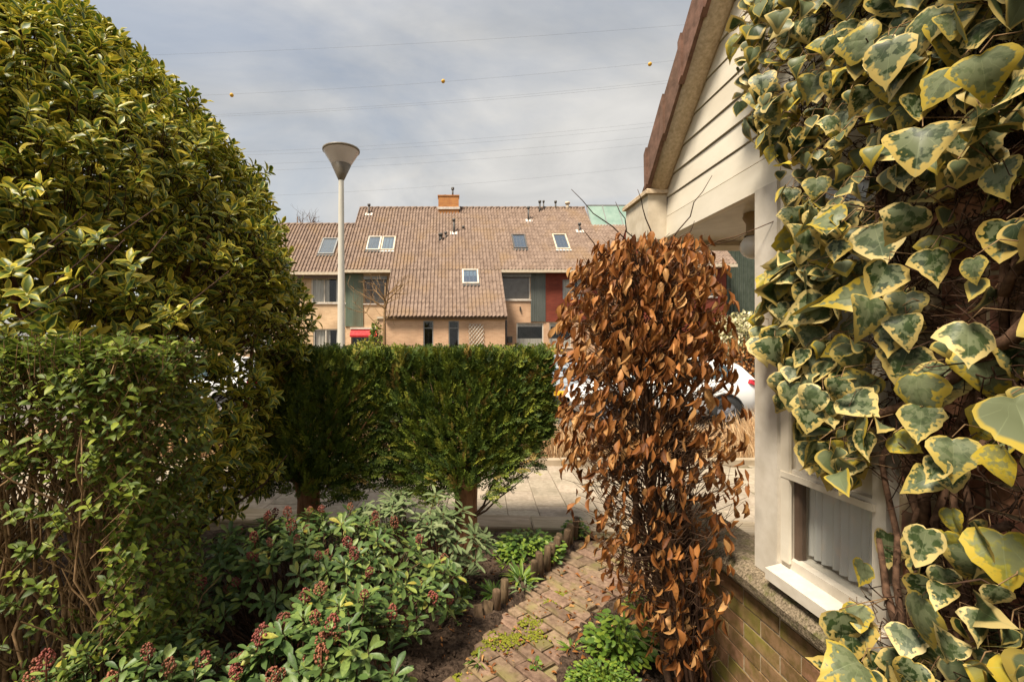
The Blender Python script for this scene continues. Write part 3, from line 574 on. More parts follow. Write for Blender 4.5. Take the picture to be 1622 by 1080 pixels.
def ridge(parent, x0, x1, base, t):
    m = MB(); n = max(1, round((x1 - x0) / .4)); d = (x1 - x0) / n; y, z = base[0] + t, base[1] + t * TAN
    for i in range(n): m.tube([(x0 + d * i, y, z), (x0 + d * (i + 1) + .03, y, z + .012)], [.10, .115], 8)
    return m.build('ridge_tiles', MT['rooftile'], parent, 'stuff')
def back_box(parent, x0, x1, base, t, mat, zb=-.12, yw=None):     # gable sides and rear of a house
    y0 = (yw or base[0] + .3); yr = base[0] + t; y1 = 2 * yr - y0; z1 = base[1] + (y0 - base[0]) * TAN - .2; zr = base[1] + t * TAN - .2; m = MB()
    for x in (x0 + .01, x1 - .01): m.add([(x, y0 + .002, zb), (x, y1, zb), (x, y1, z1), (x, yr, zr), (x, y0 + .002, z1)], [(0, 1, 2, 3, 4)])
    m.quad((x0, y1, zb), (x1, y1, zb), (x1, y1, z1), (x0, y1, z1)); m.quad((x0, yr, zr + .15), (x1, yr, zr + .15), (x1, y1 + .3, z1 - .1), (x0, y1 + .3, z1 - .1)); return m.build('gable_walls', mat, parent)
# house A
XA0, XAB, XBC, XCD = -13.5, -5.6, 2.67, 8.40
baseA = (YE, H + (PY - 431.5) / F * YE); tA = run_for(356, baseA)
hA = thing('row_house', 'low beige brick row house with one skylight, left of the tall roof behind lamp post', 'house', (-9, YW, 0))
wa = [rect(493, 547, 440, 480), rect(496, 547, 521, 555.5), rect(380, 430, 440, 480), rect(380, 430, 521, 555.5)]
m = MB(); holed_wall(m, XA0, XAB, -.12, baseA[1] - .05, YW, wa); m.build('wall', MT['beige'], hA)
window(hA, wa[0], YW, 'white', (.38,)); window(hA, wa[1], YW, 'white', (.39,), inner='curtain'); window(hA, wa[2], YW, 'white', (.5,)); window(hA, wa[3], YW, 'white', (.5,))
tile_roof(hA, XA0, XAB, baseA, -.05, tA); ridge(hA, XA0, XAB, baseA, tA); gutter(hA, XA0, XAB, baseA); bx('fascia', MT['brownframe'], hA, XA0, XAB, YE + .03, YE + .14, baseA[1] - .30, baseA[1] - .142)
skylight(hA, 508, 533, 379.5, 404, 'greyframe', baseA); back_box(hA, XA0, XAB, baseA, tA, MT['beige'])
# house B with the long roof
tB = run_for(330); tC = run_for(502); YB = YE + tC + .25
hB = thing('row_house', 'tall row house with long tiled roof reaching down to a low tan brick front', 'house', (-1.3, YB, 0))
wb = [rect(577, 613, 439, 481), rect(556, 598, 519, 556)]
m = MB(); holed_wall(m, XAB, -3.0, -.12, ZE - .05, YW + .01, wb); m.build('wall', MT['beige'], hB)
gp = MB(); xg0, xg1 = PXX(547, YW), PXX(575.5, YW); n = 9; zg0, zg1 = PZZ(517, YW), PZZ(434, YW)
for i in range(n): a = xg0 + (xg1 - xg0) * i / n; gp.box(a + .008, a + (xg1 - xg0) / n - .008, YW - .045, YW + .0, zg0, zg1)
gp.box(xg0, xg1, YW - .03, YW + .005, zg0, zg1); gp.build('green_cladding', MT['greenclad'], hB)
window(hB, wb[0], YW + .01, 'brownframe', (.28,), inner='blind', blindbox=True); window(hB, wb[1], YW + .01, 'brownframe', (), inner='none', ledge=False)
aw = MB(); x0, x1, _, z1 = wb[1]; zt, zb2 = PZZ(521.5, YW), PZZ(531, YW)
aw.add([(x0, YW - .03, zt), (x1, YW - .03, zt), (x1, YW - .32, zb2), (x0, YW - .32, zb2), (x0, YW - .02, zt - .03), (x1, YW - .02, zt - .03), (x1, YW - .30, zb2 - .10), (x0, YW - .30, zb2 - .10)], [(0, 1, 2, 3), (3, 2, 6, 7), (4, 7, 6, 5), (0, 3, 7, 4), (1, 5, 6, 2)])
a_ = aw.build('awning', MT['awning'], hB); bx('awning_box', MT['white'], a_, x0 - .03, x1 + .03, YW - .12, YW - .006, zt, zt + .10)
tile_roof(hB, XAB, XBC, ROOF, 0, tB); tile_roof(hB, -3.03, XBC, ROOF, tC, -.02); ridge(hB, XAB, XBC, ROOF, tB); gutter(hB, XAB, -3.05)
back_box(hB, XAB, XBC, ROOF, tB, MT['beige'])
ax0, ax1 = PXX(598, YB), PXX(800, YB); az = PZZ(505, YB)
wn_ = [rect(670.5, 686.5, 508, 566, YB), rect(710.5, 727, 508, 566, YB)]
m = MB(); holed_wall(m, ax0, ax1, -.12, az, YB, wn_); m.quad((ax0, YB, -.12), (ax0, YW, -.12), (ax0, YW, az), (ax0, YB, az)); m.quad((ax1, YB, -.12), (ax1, YB, az), (ax1, YW, az), (ax1, YW, -.12)); m.quad((ax0, YB, az), (ax1, YB, az), (ax1, YW, az), (ax0, YW, az)); m.build('front_wall', MT['tanbrick'], hB)
bx('eave_trim', MT['trim'], hB, ax0 - .02, ax1 + .02, YB - .07, YB + .1, az + .004, az + .10)
for r_ in wn_: window(hB, r_, YB, 'greyframe', (), inner='none', ledge=False, transom=.80, fw=.05)
skylight(hB, 582, 603.5, 376.7, 397.7, 'white'); skylight(hB, 604.8, 626, 376.7, 397.7, 'trim', blind=True); skylight(hB, 732, 758, 429, 451, 'white', half=True)
cz0, cz1 = PZZ(333, 28.6), PZZ(311.6, 28.6); cx0, cx1 = PXX(694.5, 28.6), PXX(726.5, 28.6)
ch = MB().box(cx0, cx1, 28.3, 28.9, cz0 - .5, cz1 - .06).box(cx0 - .04, cx1 + .04, 28.26, 28.94, cz1 - .058, cz1).build('chimney', MT['orangebrick'], hB)
MB().tube([(.20, 28.6, cz1), (.20, 28.6, cz1 + .45)], .055, 8).tube([(.20, 28.6, cz1 + .43), (.20, 28.6, cz1 + .56)], .10, 8).build('flue', MT['lead'], ch); MB().lathe([(.13, 0), (.10, .1), (0.001, .12)], (-.28, 28.6, cz1), 10).build('chimney_pot', MT['lead'], ch)
bx('flashing', MT['zinc'], ch, cx0 - .06, cx1 + .06, 28.24, 28.298, cz0 - .04, cz0 + .10)
vent(hB, 584.5, 340, .55); vent(hB, 698, 381, .30, .08, False); vent(hB, 706, 377, .25, .05, False); vent(hB, 719, 370, .75); vent(hB, 734, 364, .12, .05, False)
# house C
hC = thing('row_house', 'tall row house with grey and dark red panels beside a wide upper window', 'house', (5.5, YW, 0))
wc = [rect(792, 840, 435, 475), rect(818, 861, 511, 550), rect(870, 905, 511, 550), rect(891, 925, 443, 474)]
m = MB(); holed_wall(m, XBC, XCD + .6, -.12, ZE - .05, YW, wc); m.build('wall', MT['tanbrick'], hC)
window(hC, wc[0], YW, 'white', (), inner='blind', blindbox=True); window(hC, wc[1], YW, 'white', (), inner='half'); window(hC, wc[2], YW, 'white', (), inner='half')
def clad(parent, px0, px1, py0, py1, mat, n, name, hole=None):
    x0, x1, z0, z1 = rect(px0, px1, py0, py1); q = MB(); 
    for i in range(n):
        a = x0 + (x1 - x0) * i / n; b_ = x0 + (x1 - x0) * (i + 1) / n
        if hole and a < hole[1] and b_ > hole[0]: q.box(a + .006, b_ - .006, YW - .05, YW - .003, z0, hole[2]); 
        else: q.box(a + .006, b_ - .006, YW - .05, YW - .003, z0, z1)
    return q.build(name, MT[mat], parent)
clad(hC, 840.5, 864, 432, 509.5, 'greyclad', 8, 'grey_cladding')
x0, x1, z0, z1 = rect(864, 946, 430, 509.5); q = MB(); holed_wall(q, x0, x1, z0, z1, YW - .02, [wc[3]], .02); q.build('red_brick_panel', MT['redbrick'], hC); window(hC, (wc[3][0], wc[3][1], wc[3][2], wc[3][3]), YW - .02, 'greyframe', (), inner='curtain', ledge=False)
tile_roof(hC, XBC, XCD, ROOF, 0, tB); ridge(hC, XBC, XCD, ROOF, tB); gutter(hC, XBC, XCD + .6); back_box(hC, XBC, XCD, ROOF, tB, MT['tanbrick'])
skylight(hC, 811.5, 833.5, 373.5, 395, 'lead'); skylight(hC, 877, 899.5, 373, 396, 'trim')
vent(hC, 837, 350, .75); vent(hC, 855, 336, .6, flash=False); vent(hC, 861, 333, .5, .04, False); vent(hC, 880, 331, .4, .05, False); vent(hC, 899, 331, .32, .09, False, mat='trim'); vent(hC, 918, 367, .4)
bx('meter_box', MT['lead'], hC, PXX(804, YW), PXX(811, YW), YW - .16, YW - .004, PZZ(543, YW), PZZ(533, YW)); MB().tube([(PXX(801.5, YW), YW - .06, -.1), (PXX(801.5, YW), YW - .06, PZZ(507, YW))], .05, 8).build('downpipe', MT['lead'], hC)
bx('lamp_bracket', MT['black'], hC, PXX(823, YW), PXX(824.5, YW), YW - .1, YW - .003, PZZ(492, YW), PZZ(486, YW))
# house D and the green roof behind it
baseD = ROOF; tD = run_for(357.5)
hD = thing('row_house', 'lower row house whose tiled roof meets a pale green glazed roof', 'house', (10, YW, 0))
m = MB(); holed_wall(m, XCD + .6, 13.2, -.12, ZE - .05, YW, []); m.build('wall', MT['redbrick'], hD); tile_roof(hD, XCD, 13.2, ROOF, 0, tD); gutter(hD, XCD + .62, 13.2); back_box(hD, XCD + .01, 13.2, ROOF, tD, MT['redbrick'])
yd, zd = YE + tD, ZE + tD * TAN; zt = PZZ(326, yd + 1.0); gr = MB()
for i in range(7):
    a = XCD + .02 + i * .95; gr.quad((a + .01, yd + .10, zd + .08), (a + .93, yd + .10, zd + .08), (a + .93, yd + 1.0, zt), (a + .01, yd + 1.0, zt))
go = gr.build('green_roof', MT['copper'], hD)
for i in range(8): a = XCD + .02 + i * .95; MB().add([(a - .03, yd + .08, zd + .08), (a + .02, yd + .08, zd + .08), (a + .02, yd + .98, zt + .02), (a - .03, yd + .98, zt + .02), (a - .03, yd + .14, zd), (a + .02, yd + .14, zd), (a + .02, yd + 1.04, zt - .05), (a - .03, yd + 1.04, zt - .05)], [(0, 1, 2, 3), (0, 3, 7, 4), (1, 5, 6, 2), (3, 2, 6, 7), (0, 4, 5, 1)]).build('glazing_bar', MT['greyframe'], go)
bx('flashing', MT['zinc'], hD, XCD, 13.2, yd - .05, yd + .08, zd - .06, zd + .05); bx('capping', MT['greyframe'], hD, XCD, 15, yd + .97, yd + 1.1, zt - .02, zt + .05)
# house E, standing forward on the right, and the dark green block beyond it
YEe = 21.7; baseE = (YEe, PZZ(419, YEe)); hE = thing('row_house', 'dark red brick house end with tiled roof, seen under the white porch ceiling', 'house', (11.5, 22, 0)); xe0, xe1 = 9.7, PXX(1166, YEe)
m = MB(); holed_wall(m, xe0, xe1 - .25, -.12, baseE[1] - .02, YEe + .35, [rect(1120, 1134, 432, 470, YEe + .35)]); m.build('wall', MT['redbrick'], hE); window(hE, rect(1120, 1134, 432, 470, YEe + .35), YEe + .35, 'white', ())
tile_roof(hE, xe0, xe1, baseE, 0, 3.2); ridge(hE, xe0, xe1, baseE, 3.2); gutter(hE, xe0, xe1 - .02, baseE); back_box(hE, xe0, xe1 - .25, baseE, 3.2, MT['redbrick'], yw=YEe + .352)
hF = thing('clad_building', 'dark green ribbed building right of the red brick house end', 'building', (17, 23, 0)); q = MB(); q.box(13.62, 22, 23.0, 31, -.12, 8.6); q.build('wall', MT['darkgreen'], hF)
q = MB()
for i in range(44): q.box(13.62 + i * .19, 13.62 + i * .19 + .05, 22.955, 23.0, -.1, 8.6)
q.build('cladding_ribs', MT['darkgreen'], hF, 'stuff'); bx('parapet_cap', MT['lead'], hF, 13.5, 22.1, 22.9, 31.1, 8.603, 8.72)
# lattice trellis on the low front
tr = thing('trellis', 'small white diamond lattice trellis on the tan brick front', 'trellis', (PXX(754, YB), YB - .05, .9)); tx0, tx1, tz0, tz1 = rect(742, 766, 513, 566, YB)
ww, hh = tx1 - tx0, tz1 - tz0
for s in (1, -1):
    for k in range(-8, 16):
        za_, zb_ = k * .20, k * .20 + s * ww * 1.3; ua, ub = 0.0, 1.0                # clip the slat to the trellis frame
        lo, hi = sorted((za_, zb_))
        if hi <= 0 or lo >= hh: continue
        def at(u): return za_ + (zb_ - za_) * u
        us_ = [0.0, 1.0] + [(e - za_) / (zb_ - za_) for e in (0.0, hh)]; us_ = sorted(u for u in us_ if -1e-6 <= u <= 1 + 1e-6 and -1e-4 <= at(u) <= hh + 1e-4)
        if len(us_) < 2 or us_[-1] - us_[0] < .1: continue
        MB().tube([(tx0 + ww * us_[0], YB - .045 - .014 * s, tz0 + at(us_[0])), (tx0 + ww * us_[-1], YB - .045 - .014 * s, tz0 + at(us_[-1]))], .016, 4).build('slat', MT['white'], tr)
# ------------------------------------------------------------------ street lamp
YL = 7.0; lx = PXX(540.5, YL); lp = thing('street_lamp', 'pale street lamp with inverted cone shade behind the conifer hedge', 'street lamp', (lx, YL, 0))
MB().lathe([(.075, -.15), (.075, .9), (.062, .95), (.040, 4.12)], (lx, YL, 0), 20).build('pole', MT['lampmetal'], lp)
sh = MB().lathe([(.040, 4.11), (.050, 4.13), (.148, 4.345), (.140, 4.35)], (lx, YL, 0), 28).build('lower_cone', MT['lampdark'], lp)
MB().lathe([(.144, 4.347), (.268, 4.55)], (lx, YL, 0), 28).build('shade', MT['frosted'], lp)
MB().lathe([(.266, 4.545), (.278, 4.552), (.280, 4.575), (.20, 4.60), (.001, 4.615)], (lx, YL, 0), 28).build('cap', MT['lampdark'], lp); MB().tube([(lx, YL, 4.3), (lx, YL, 4.56)], .03, 8).build('bulb_holder', MT['opal'], lp)
# ------------------------------------------------------------------ overhead wires and marker balls
YV = 100.0
wires = [((272, 89), (1088, 42), 'topmost overhead power wire, crossing the sky alone'), ((366, 152), (1030, 103), 'overhead power wire that carries three orange marker balls'),
  ((378, 183), (1055, 131), 'upper wire of the close pair just below the marker balls'), ((378, 186), (1055, 135), 'lower wire of the close pair just below the marker balls'),
  ((422, 242), (1035, 197), 'overhead power wire level with the rim of the lamp shade'), ((430, 247), (1030, 204), 'overhead wire just under the one level with the lamp rim'),
  ((430, 262), (1020, 220), 'overhead wire passing behind the lower lamp cone'), ((440, 272), (1015, 232), 'overhead wire passing just under the lamp cone'), ((440, 312), (1010, 268), 'lowest overhead power wire, close above the roof ridge')]
for (a, b_, lab) in wires:
    A, B = Vector(P(*a, YV)), Vector(P(*b_, YV)); d = B - A; A2, B2 = A - d * .9, B + d * .9; pts = []
    for i in range(33):
        t = i / 32; q = A2.lerp(B2, t); q.z += 5.5 * ((2 * t - 1) ** 2 - (1 / 2.8) ** 2 * .5); pts.append(q)
    tag(MB().tube(pts, .012, 4).build('overhead_wire', MT['wire']), lab, 'wire', 'overhead power wires')
for (px, py, lab) in ((367, 151, 'orange marker ball on the wire close above the holly tree'), (702, 129, 'orange marker ball on the wire high above the chimney'), (1029.5, 102, 'orange marker ball on the wire beside the near roof edge')):
    c = Vector(P(px, py, YV)); m = MB(); m.blob(c, (.42, .42, .42), 16, 10); tag(m.build('marker_ball', MT['ball']), lab, 'marker ball', 'marker balls on the wire')
# ------------------------------------------------------------------ parked cars
def car(label, loc, rz, paint, L=4.05, Wd=1.70, Ht=1.46, plate=True):
    root = thing('parked_car', label, 'car', loc, 'cars parked along the street'); T = Matrix.Translation(loc) @ Matrix.Rotation(rz, 4, 'Z'); h = L / 2; w = Wd / 2
    def out(m, name, mat, par): m.v = [tuple(T @ Vector(q)) for q in m.v]; return m.build(name, mat, par)
    st = [(-h, .42, .74, .80), (-h + .05, .30, .90, .90), (-h + .25, .24, .97, .97), (-h + .8, .2, .97, 1), (-.3, .19, .95, 1), (.5, .19, .94, 1), (1.05, .2, .92, 1), (h - .55, .22, .86, .98), (h - .2, .26, .76, .92), (h - .03, .34, .62, .82), (h, .42, .55, .74)]
    V = []
    for x, zb, zt_, k in st:
        ww = w * k; V += [(x, 0, zb), (x, -ww * .86, zb), (x, -ww * .985, zb + .14), (x, -ww, (zb + zt_) * .5), (x, -ww * .965, zt_ - .08), (x, -ww * .87, zt_), (x, 0, zt_ + .025), (x, ww * .87, zt_), (x, ww * .965, zt_ - .08), (x, ww, (zb + zt_) * .5), (x, ww * .985, zb + .14), (x, ww * .86, zb)]
    n = 12; Fc = [(i * n + k, i * n + (k + 1) % n, (i + 1) * n + (k + 1) % n, (i + 1) * n + k) for i in range(len(st) - 1) for k in range(n)] + [tuple(range(n)), tuple((len(st) - 1) * n + k for k in range(n - 1, -1, -1))]
    m = MB(); m.add(V, Fc, True); body = out(m, 'body', paint, root)
    cs = [(-h + .10, .97, .74, 1.00, .72), (-h + .32, 1.28, .74, .95, .62), (-h + .65, Ht - .04, .74, .95, .60), (-.35, Ht, .75, .95, .60), (.18, Ht - .03, .75, .93, .60), (.55, 1.24, .75, .92, .66), (1.05, .93, .74, .91, .73)]
    V = []
    for x, zt_, wb_, zb, wt in cs: V += [(x, -wb_, zb - .04), (x, -wt, zt_ - .05), (x, -wt * .8, zt_), (x, wt * .8, zt_), (x, wt, zt_ - .05), (x, wb_, zb - .04)]
    m = MB(); m.add(V, [(i * 6 + k, (i + 1) * 6 + k, (i + 1) * 6 + k + 1, i * 6 + k + 1) for i in range(len(cs) - 1) for k in range(5)], True); cab = out(m, 'cabin', paint, root)
    def side(s, poly, name):
        def pt(x, z): 
            f_ = (z - .93) / (Ht - .98); return (x, s * (.752 - .145 * f_ + .012), z)
        m = MB(); V = [pt(*q) for q in poly]; V2 = [(x, y - s * .02, z) for x, y, z in V]; k = len(V); m.add(V + V2, [tuple(range(k)), tuple(range(2 * k - 1, k - 1, -1))] + [(i, (i + 1) % k, k + (i + 1) % k, k + i) for i in range(k)]); out(m, name, MT['carglass'], cab)
    for s in (-1, 1):
        side(s, [(.80, .98), (.36, 1.30), (.14, Ht - .10), (-.20, Ht - .09), (-.22, .98)], 'side_window'); side(s, [(-.30, .98), (-.28, Ht - .09), (-.80, Ht - .11), (-1.02, 1.27), (-1.08, 1.0)], 'side_window')
        side(s, [(-1.18, 1.03), (-1.13, 1.25), (-1.22, 1.31), (-1.40, 1.22), (-1.46, 1.10), (-1.36, 1.04)], 'quarter_window')
        for wx in (-1.22, 1.24):
            y = s * (w * .985); rr = .305
            m = MB(); arc = [(wx + .375 * math.cos(t), s * (w + .004), .30 + .375 * math.sin(t)) for t in np.linspace(-.1, math.pi + .1, 15)]; m.tube(arc, .022, 6); out(m, 'wheel_arch', MT['black'], root)
            m = MB(); m.add([(wx, s * (w + .003), .3)] + [(wx + .37 * math.cos(t), s * (w + .003), max(.2, .30 + .37 * math.sin(t))) for t in np.linspace(0, 2 * math.pi, 21)], [(0, i, i + 1) for i in range(1, 21)]); out(m, 'arch_liner', MT['black'], root)
            m = MB(); pr = [(.20, -.09), (.29, -.10), (rr, -.07), (rr, .05), (.29, .09), (.20, .08)]; V = []
            for r_, q in pr:
                for k in range(22): t = 2 * math.pi * k / 22; V.append((wx + r_ * math.cos(t), s * (w - .06) + s * q, .305 + r_ * math.sin(t)))
            m.add(V, [(i * 22 + k, i * 22 + (k + 1) % 22, (i + 1) * 22 + (k + 1) % 22, (i + 1) * 22 + k) for i in range(5) for k in range(22)], True); wh = out(m, 'wheel', MT['tyre'], root)
            m = MB(); yy = s * (w + .018)
            for k in range(5):
                t = 2 * math.pi * k / 5; c_, s_ = math.cos(t), math.sin(t); m.add([(wx + .04 * -s_, yy, .305 + .04 * c_), (wx + .2 * c_ - .05 * s_, yy - s * .01, .305 + .2 * s_ + .05 * c_), (wx + .2 * c_ + .05 * s_, yy - s * .01, .305 + .2 * s_ - .05 * c_), (wx + .04 * s_, yy, .305 - .04 * c_)], [(0, 1, 2, 3)])
            m.tube([(wx + .2 * math.cos(t), yy - s * .012, .305 + .2 * math.sin(t)) for t in np.linspace(0, 2 * math.pi, 23)], .014, 5); m.blob((wx, yy, .305), (.05, .012, .05), 10, 5); out(m, 'rim', MT['rim'], wh)
        m = MB(); m.add([(-h + .02, s * w * .80, .80), (-h + .045, s * w * .925, .82), (-h + .28, s * (w * .972 + .006), .90), (-h + .24, s * (w * .94 + .006), .98), (-h + .05, s * w * .84, .96), (-h - .012, s * w * .72, .86)], [(0, 1, 2, 3, 4, 5)]); m.v += [(x + .03, y * .95, z) for x, y, z in m.v]; m.f += [(i, (i + 1) % 6, 6 + (i + 1) % 6, 6 + i) for i in range(6)]; m.sm += [False] * 6; out(m, 'tail_light', MT['taillight'], root)
        m = MB(); m.blob((h - .14, s * w * .68, .70), (.16, .14, .075), 10, 6); out(m, 'head_light', MT['headlight'], root)
        m = MB(); m.blob((.68, s * (w + .07), 1.0), (.06, .10, .07), 10, 6); out(m, 'mirror', paint, root)
        for xh in (-.05, -.95): m = MB(); m.box(xh - .09, xh + .09, s * w * .972, s * w * .972 + s * .025, .80, .83) if s > 0 else m.box(xh - .09, xh + .09, s * w * .972 + s * .025, s * w * .972, .80, .83); out(m, 'door_handle', paint, root)
        m = MB(); m.tube([(.82, s * (w * .999), .90), (.86, s * (w + .001), .60), (.82, s * w, .34)], .006, 4); m.tube([(-.26, s * (w * .985), .93), (-.26, s * (w + .001), .6), (-.26, s * w, .34)], .006, 4); out(m, 'door_seam', MT['black'], root)
    m = MB(); m.add([(.20, -.50, Ht - .055), (.20, .50, Ht - .055), (1.02, .66, .965), (1.02, -.66, .965), (.18, -.50, Ht - .08), (.18, .50, Ht - .08), (1.0, .66, .94), (1.0, -.66, .94)], [(0, 1, 2, 3), (4, 7, 6, 5), (0, 3, 7, 4), (1, 5, 6, 2)]); m.v = [(x + .035, y, z + .03) for x, y, z in m.v]; out(m, 'windscreen', MT['carglass'], cab)
    m = MB(); m.add([(-h + .60, -.46, Ht - .07), (-h + .60, .46, Ht - .07), (-h + .22, .58, 1.10), (-h + .22, -.58, 1.10)], [(3, 2, 1, 0)]); m.v = [(x - .045, y, z + .02) for x, y, z in m.v]; m.v += [(x + .02, y, z - .02) for x, y, z in m.v]; m.f += [(0, 1, 5, 4), (1, 2, 6, 5), (2, 3, 7, 6), (3, 0, 4, 7)]; m.sm += [False] * 4; out(m, 'rear_window', MT['carglass'], cab)
    m = MB(); m.box(-h - .045, -h + .1, -w * .80, w * .80, .34, .50); out(m, 'rear_bumper', MT['black'], root); m = MB(); m.box(-h - .058, -h - .046, -.26, .26, .53 + .02, .66 + .0); out(m, 'number_plate', MT['plate'], root); m = MB(); m.box(-h - .05, -h + .06, -.30, .30, .52, .70); out(m, 'plate_recess', paint, root)
    m = MB(); m.box(h - .1, h + .02, -.55, .55, .36, .48); out(m, 'grille', MT['black'], root); return root
YC = 10.6
car('white hatchback parked side-on behind the dead beech bush', (PXX(1031, YC), YC, -.09), R(180), MT['carwhite'])
car('blue-grey car seen from behind at the end of the conifer hedge', (PXX(884, 11.3), 11.3 + 1.4, -.09), R(90), MT['carsilver'])
car('pale grey car half hidden behind the clipped privet hedge', (PXX(290, YC), YC + .2, -.09), R(180), MT['carpale'])

# ------------------------------------------------------------------ the near house on the right
D = 1.30
hs = thing('house', 'near house with cream boarded gable, porch roof and brick wall under variegated ivy', 'house', (D + .8, 1.4, -.1))
def zr(y): return 2.93 + (2.44 - y)                      # rake line of the gable at height over depth
bz = 2.366
for i in range(26):
    z0, z1 = bz + i * .1145 + .004, bz + (i + 1) * .1145 - .004
    ya = [min(2.74, 2.44 - (z - 2.93) + .02) for z in (z0, z1)]; yn = -.6; x0 = D - .004 + random.uniform(-.002, .002)
    if min(ya) < -.3: break
    MB().add([(x0 - .006, yn, z0), (x0 - .006, ya[0], z0), (x0, ya[1], z1), (x0, yn, z1), (x0 + .03, yn, z0), (x0 + .03, ya[0], z0), (x0 + .03, ya[1], z1), (x0 + .03, yn, z1)], [(0, 1, 2, 3), (4, 7, 6, 5), (0, 4, 5, 1), (3, 2, 6, 7), (1, 5, 6, 2), (0, 3, 7, 4)]).build('siding_board', MT['cream'], hs)
MB().add([(D + .035, -.6, 2.25), (D + .035, 2.74, 2.25), (D + .035, 2.74, 2.63), (D + .035, -.6, 5.95)], [(0, 1, 2, 3)]).build('gable_backing', MT['brownframe'], hs)
bx('fascia_board', MT['cream'], hs, D - .010, D + .03, -.6, 2.74, 2.247, 2.366)
s1 = MB(); s1.tube([(D - .046, y, zr(y) - .036) for y in np.linspace(2.80, -.6, 16)], .066, 14); s1.build('verge_soffit', MT['roughcast'], hs)
vm = MB(); vm.add([(0, 0, -.105), (0, -.212, .107), (0, -.212, .322), (0, 0, .11), (.022, 0, -.105), (.022, -.212, .107), (.022, -.212, .322), (.022, 0, .11)], [(0, 1, 2, 3), (4, 7, 6, 5), (0, 4, 5, 1), (3, 2, 6, 7), (0, 3, 7, 4), (1, 5, 6, 2)])
vm.add([(-.010, 0, -.108), (-.010, -.03, -.078), (-.010, -.03, .142), (-.010, 0, .112), (.0, 0, -.108), (.0, -.03, -.078), (.0, -.03, .142), (.0, 0, .112)], [(0, 1, 2, 3), (0, 4, 5, 1), (3, 2, 6, 7), (0, 3, 7, 4), (1, 5, 6, 2)])
vm.add([(.022, 0, .09), (.022, -.212, .302), (.25, -.212, .302), (.25, 0, .09), (.022, 0, .11), (.022, -.212, .322), (.25, -.212, .322), (.25, 0, .11)], [(0, 3, 2, 1), (4, 5, 6, 7), (0, 4, 7, 3)])
vme = vm.mesh('verge_tile', MT['verge'])
for i in range(17):
    y = 2.735 - i * .2; o = bpy.data.objects.new('verge_tile', vme); link(o, hs); o.location = (D - .125 + random.uniform(-.004, .004), y + .02, zr(y) + random.uniform(-.004, .006)); o.rotation_euler = (R(-2.2) + random.uniform(-.012, .012), 0, random.uniform(-.012, .012))
rs = MB()
for i in range(18):
    y = 2.95 - i * .2; a = zr(y) + .07; rs.add([(D - .10, y, a), (4.2, y, a), (4.2, y - .22, a + .20), (D - .10, y - .22, a + .20), (D - .10, y, a - .03), (4.2, y, a - .03), (4.2, y - .22, a + .17), (D - .10, y - .22, a + .17)], [(0, 1, 2, 3), (4, 7, 6, 5), (0, 4, 5, 1), (1, 5, 6, 2)])
rs.build('roof', MT['rooftile'], hs, 'stuff')
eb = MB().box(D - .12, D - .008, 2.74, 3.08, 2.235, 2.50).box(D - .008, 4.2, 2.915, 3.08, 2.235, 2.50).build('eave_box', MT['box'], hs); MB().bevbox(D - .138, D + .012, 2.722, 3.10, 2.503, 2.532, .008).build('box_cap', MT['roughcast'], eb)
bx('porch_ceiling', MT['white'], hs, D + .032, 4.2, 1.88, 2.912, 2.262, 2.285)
# porch lamp
cl = thing('porch_lamp', 'round white globe lamp hanging from the porch ceiling', 'lamp', (1.52, 2.30, 2.26)); MB().lathe([(.045, 0), (.05, -.02), (.035, -.05), (.035, -.10), (.045, -.115)], (1.52, 2.30, 2.262), 16).build('bracket', MT['brass'], cl); MB().blob((1.52, 2.30, 2.262 - .165), (.062, .062, .062), 18, 12).build('globe', MT['opal'], cl)
# post, window unit
bx('corner_post', MT['white'], hs, D - .025, D + .11, 1.795, 1.925, .685, 2.246)
y0, y1 = 1.36, 1.794; fx0, fx1 = D - .012, D + .07
wu = MB(); wu.box(fx0, fx1, y1 - .045, y1, .70, 2.246).box(fx0, fx1, y0, y0 + .045, .70, 2.246).box(fx0, fx1, y0 + .045, y1 - .045, 2.19, 2.246).box(fx0, fx1, y0 + .045, y1 - .045, 1.345, 1.395).box(fx0, fx1, y0 + .045, y1 - .045, 1.095, 1.135).box(fx0, fx1, y0 + .045, y1 - .045, .755, .795)
wu = wu.build('window', MT['white'], hs)
MB().box(fx0 - .012, fx0 - .001, y1 - .060, y1 - .018, .78, 2.2).box(fx0 - .014, fx0 - .003, y0 + .03, y1 - .018, 1.10, 1.122).build('moulding', MT['cream'], wu)
bx('rebate_strip', MT['brownframe'], wu, fx0 + .02, fx0 + .05, y1 - .0665, y1 - .0455, .797, 1.094); bx('rebate_strip', MT['brownframe'], wu, fx0 + .02, fx0 + .05, y1 - .0665, y1 - .0455, 1.397, 2.188)  # dark brown strips along the jamb rebate beside each pane
bx('panel', MT['cream'], wu, fx0 + .022, fx0 + .04, y0 + .046, y1 - .046, 1.22, 1.344); bx('panel', MT['cream'], wu, fx0 + .025, fx0 + .04, y0 + .046, y1 - .046, 1.136, 1.2165)
bx('pane', MT['glass'], wu, fx0 + .034, fx0 + .038, y0 + .046, y1 - .067, .796, 1.094); bx('pane', MT['glass'], wu, fx0 + .034, fx0 + .038, y0 + .046, y1 - .067, 1.396, 2.189)
for (za, zb_) in ((.80, 1.10), (1.40, 2.19)):
    c = MB(); n = 60; V = []
    for i in range(n): y = y0 + .02 + (y1 - y0 - .05) * i / (n - 1); xx = fx0 + .075 + .012 * math.sin(i * 1.1) + .006 * math.sin(i * .37); V += [(xx, y, za + .01), (xx + .004, y, zb_)]
    c.add(V, [(2 * i, 2 * i + 2, 2 * i + 3, 2 * i + 1) for i in range(n - 1)], True); c.build('net_curtain', MT['net'], wu)
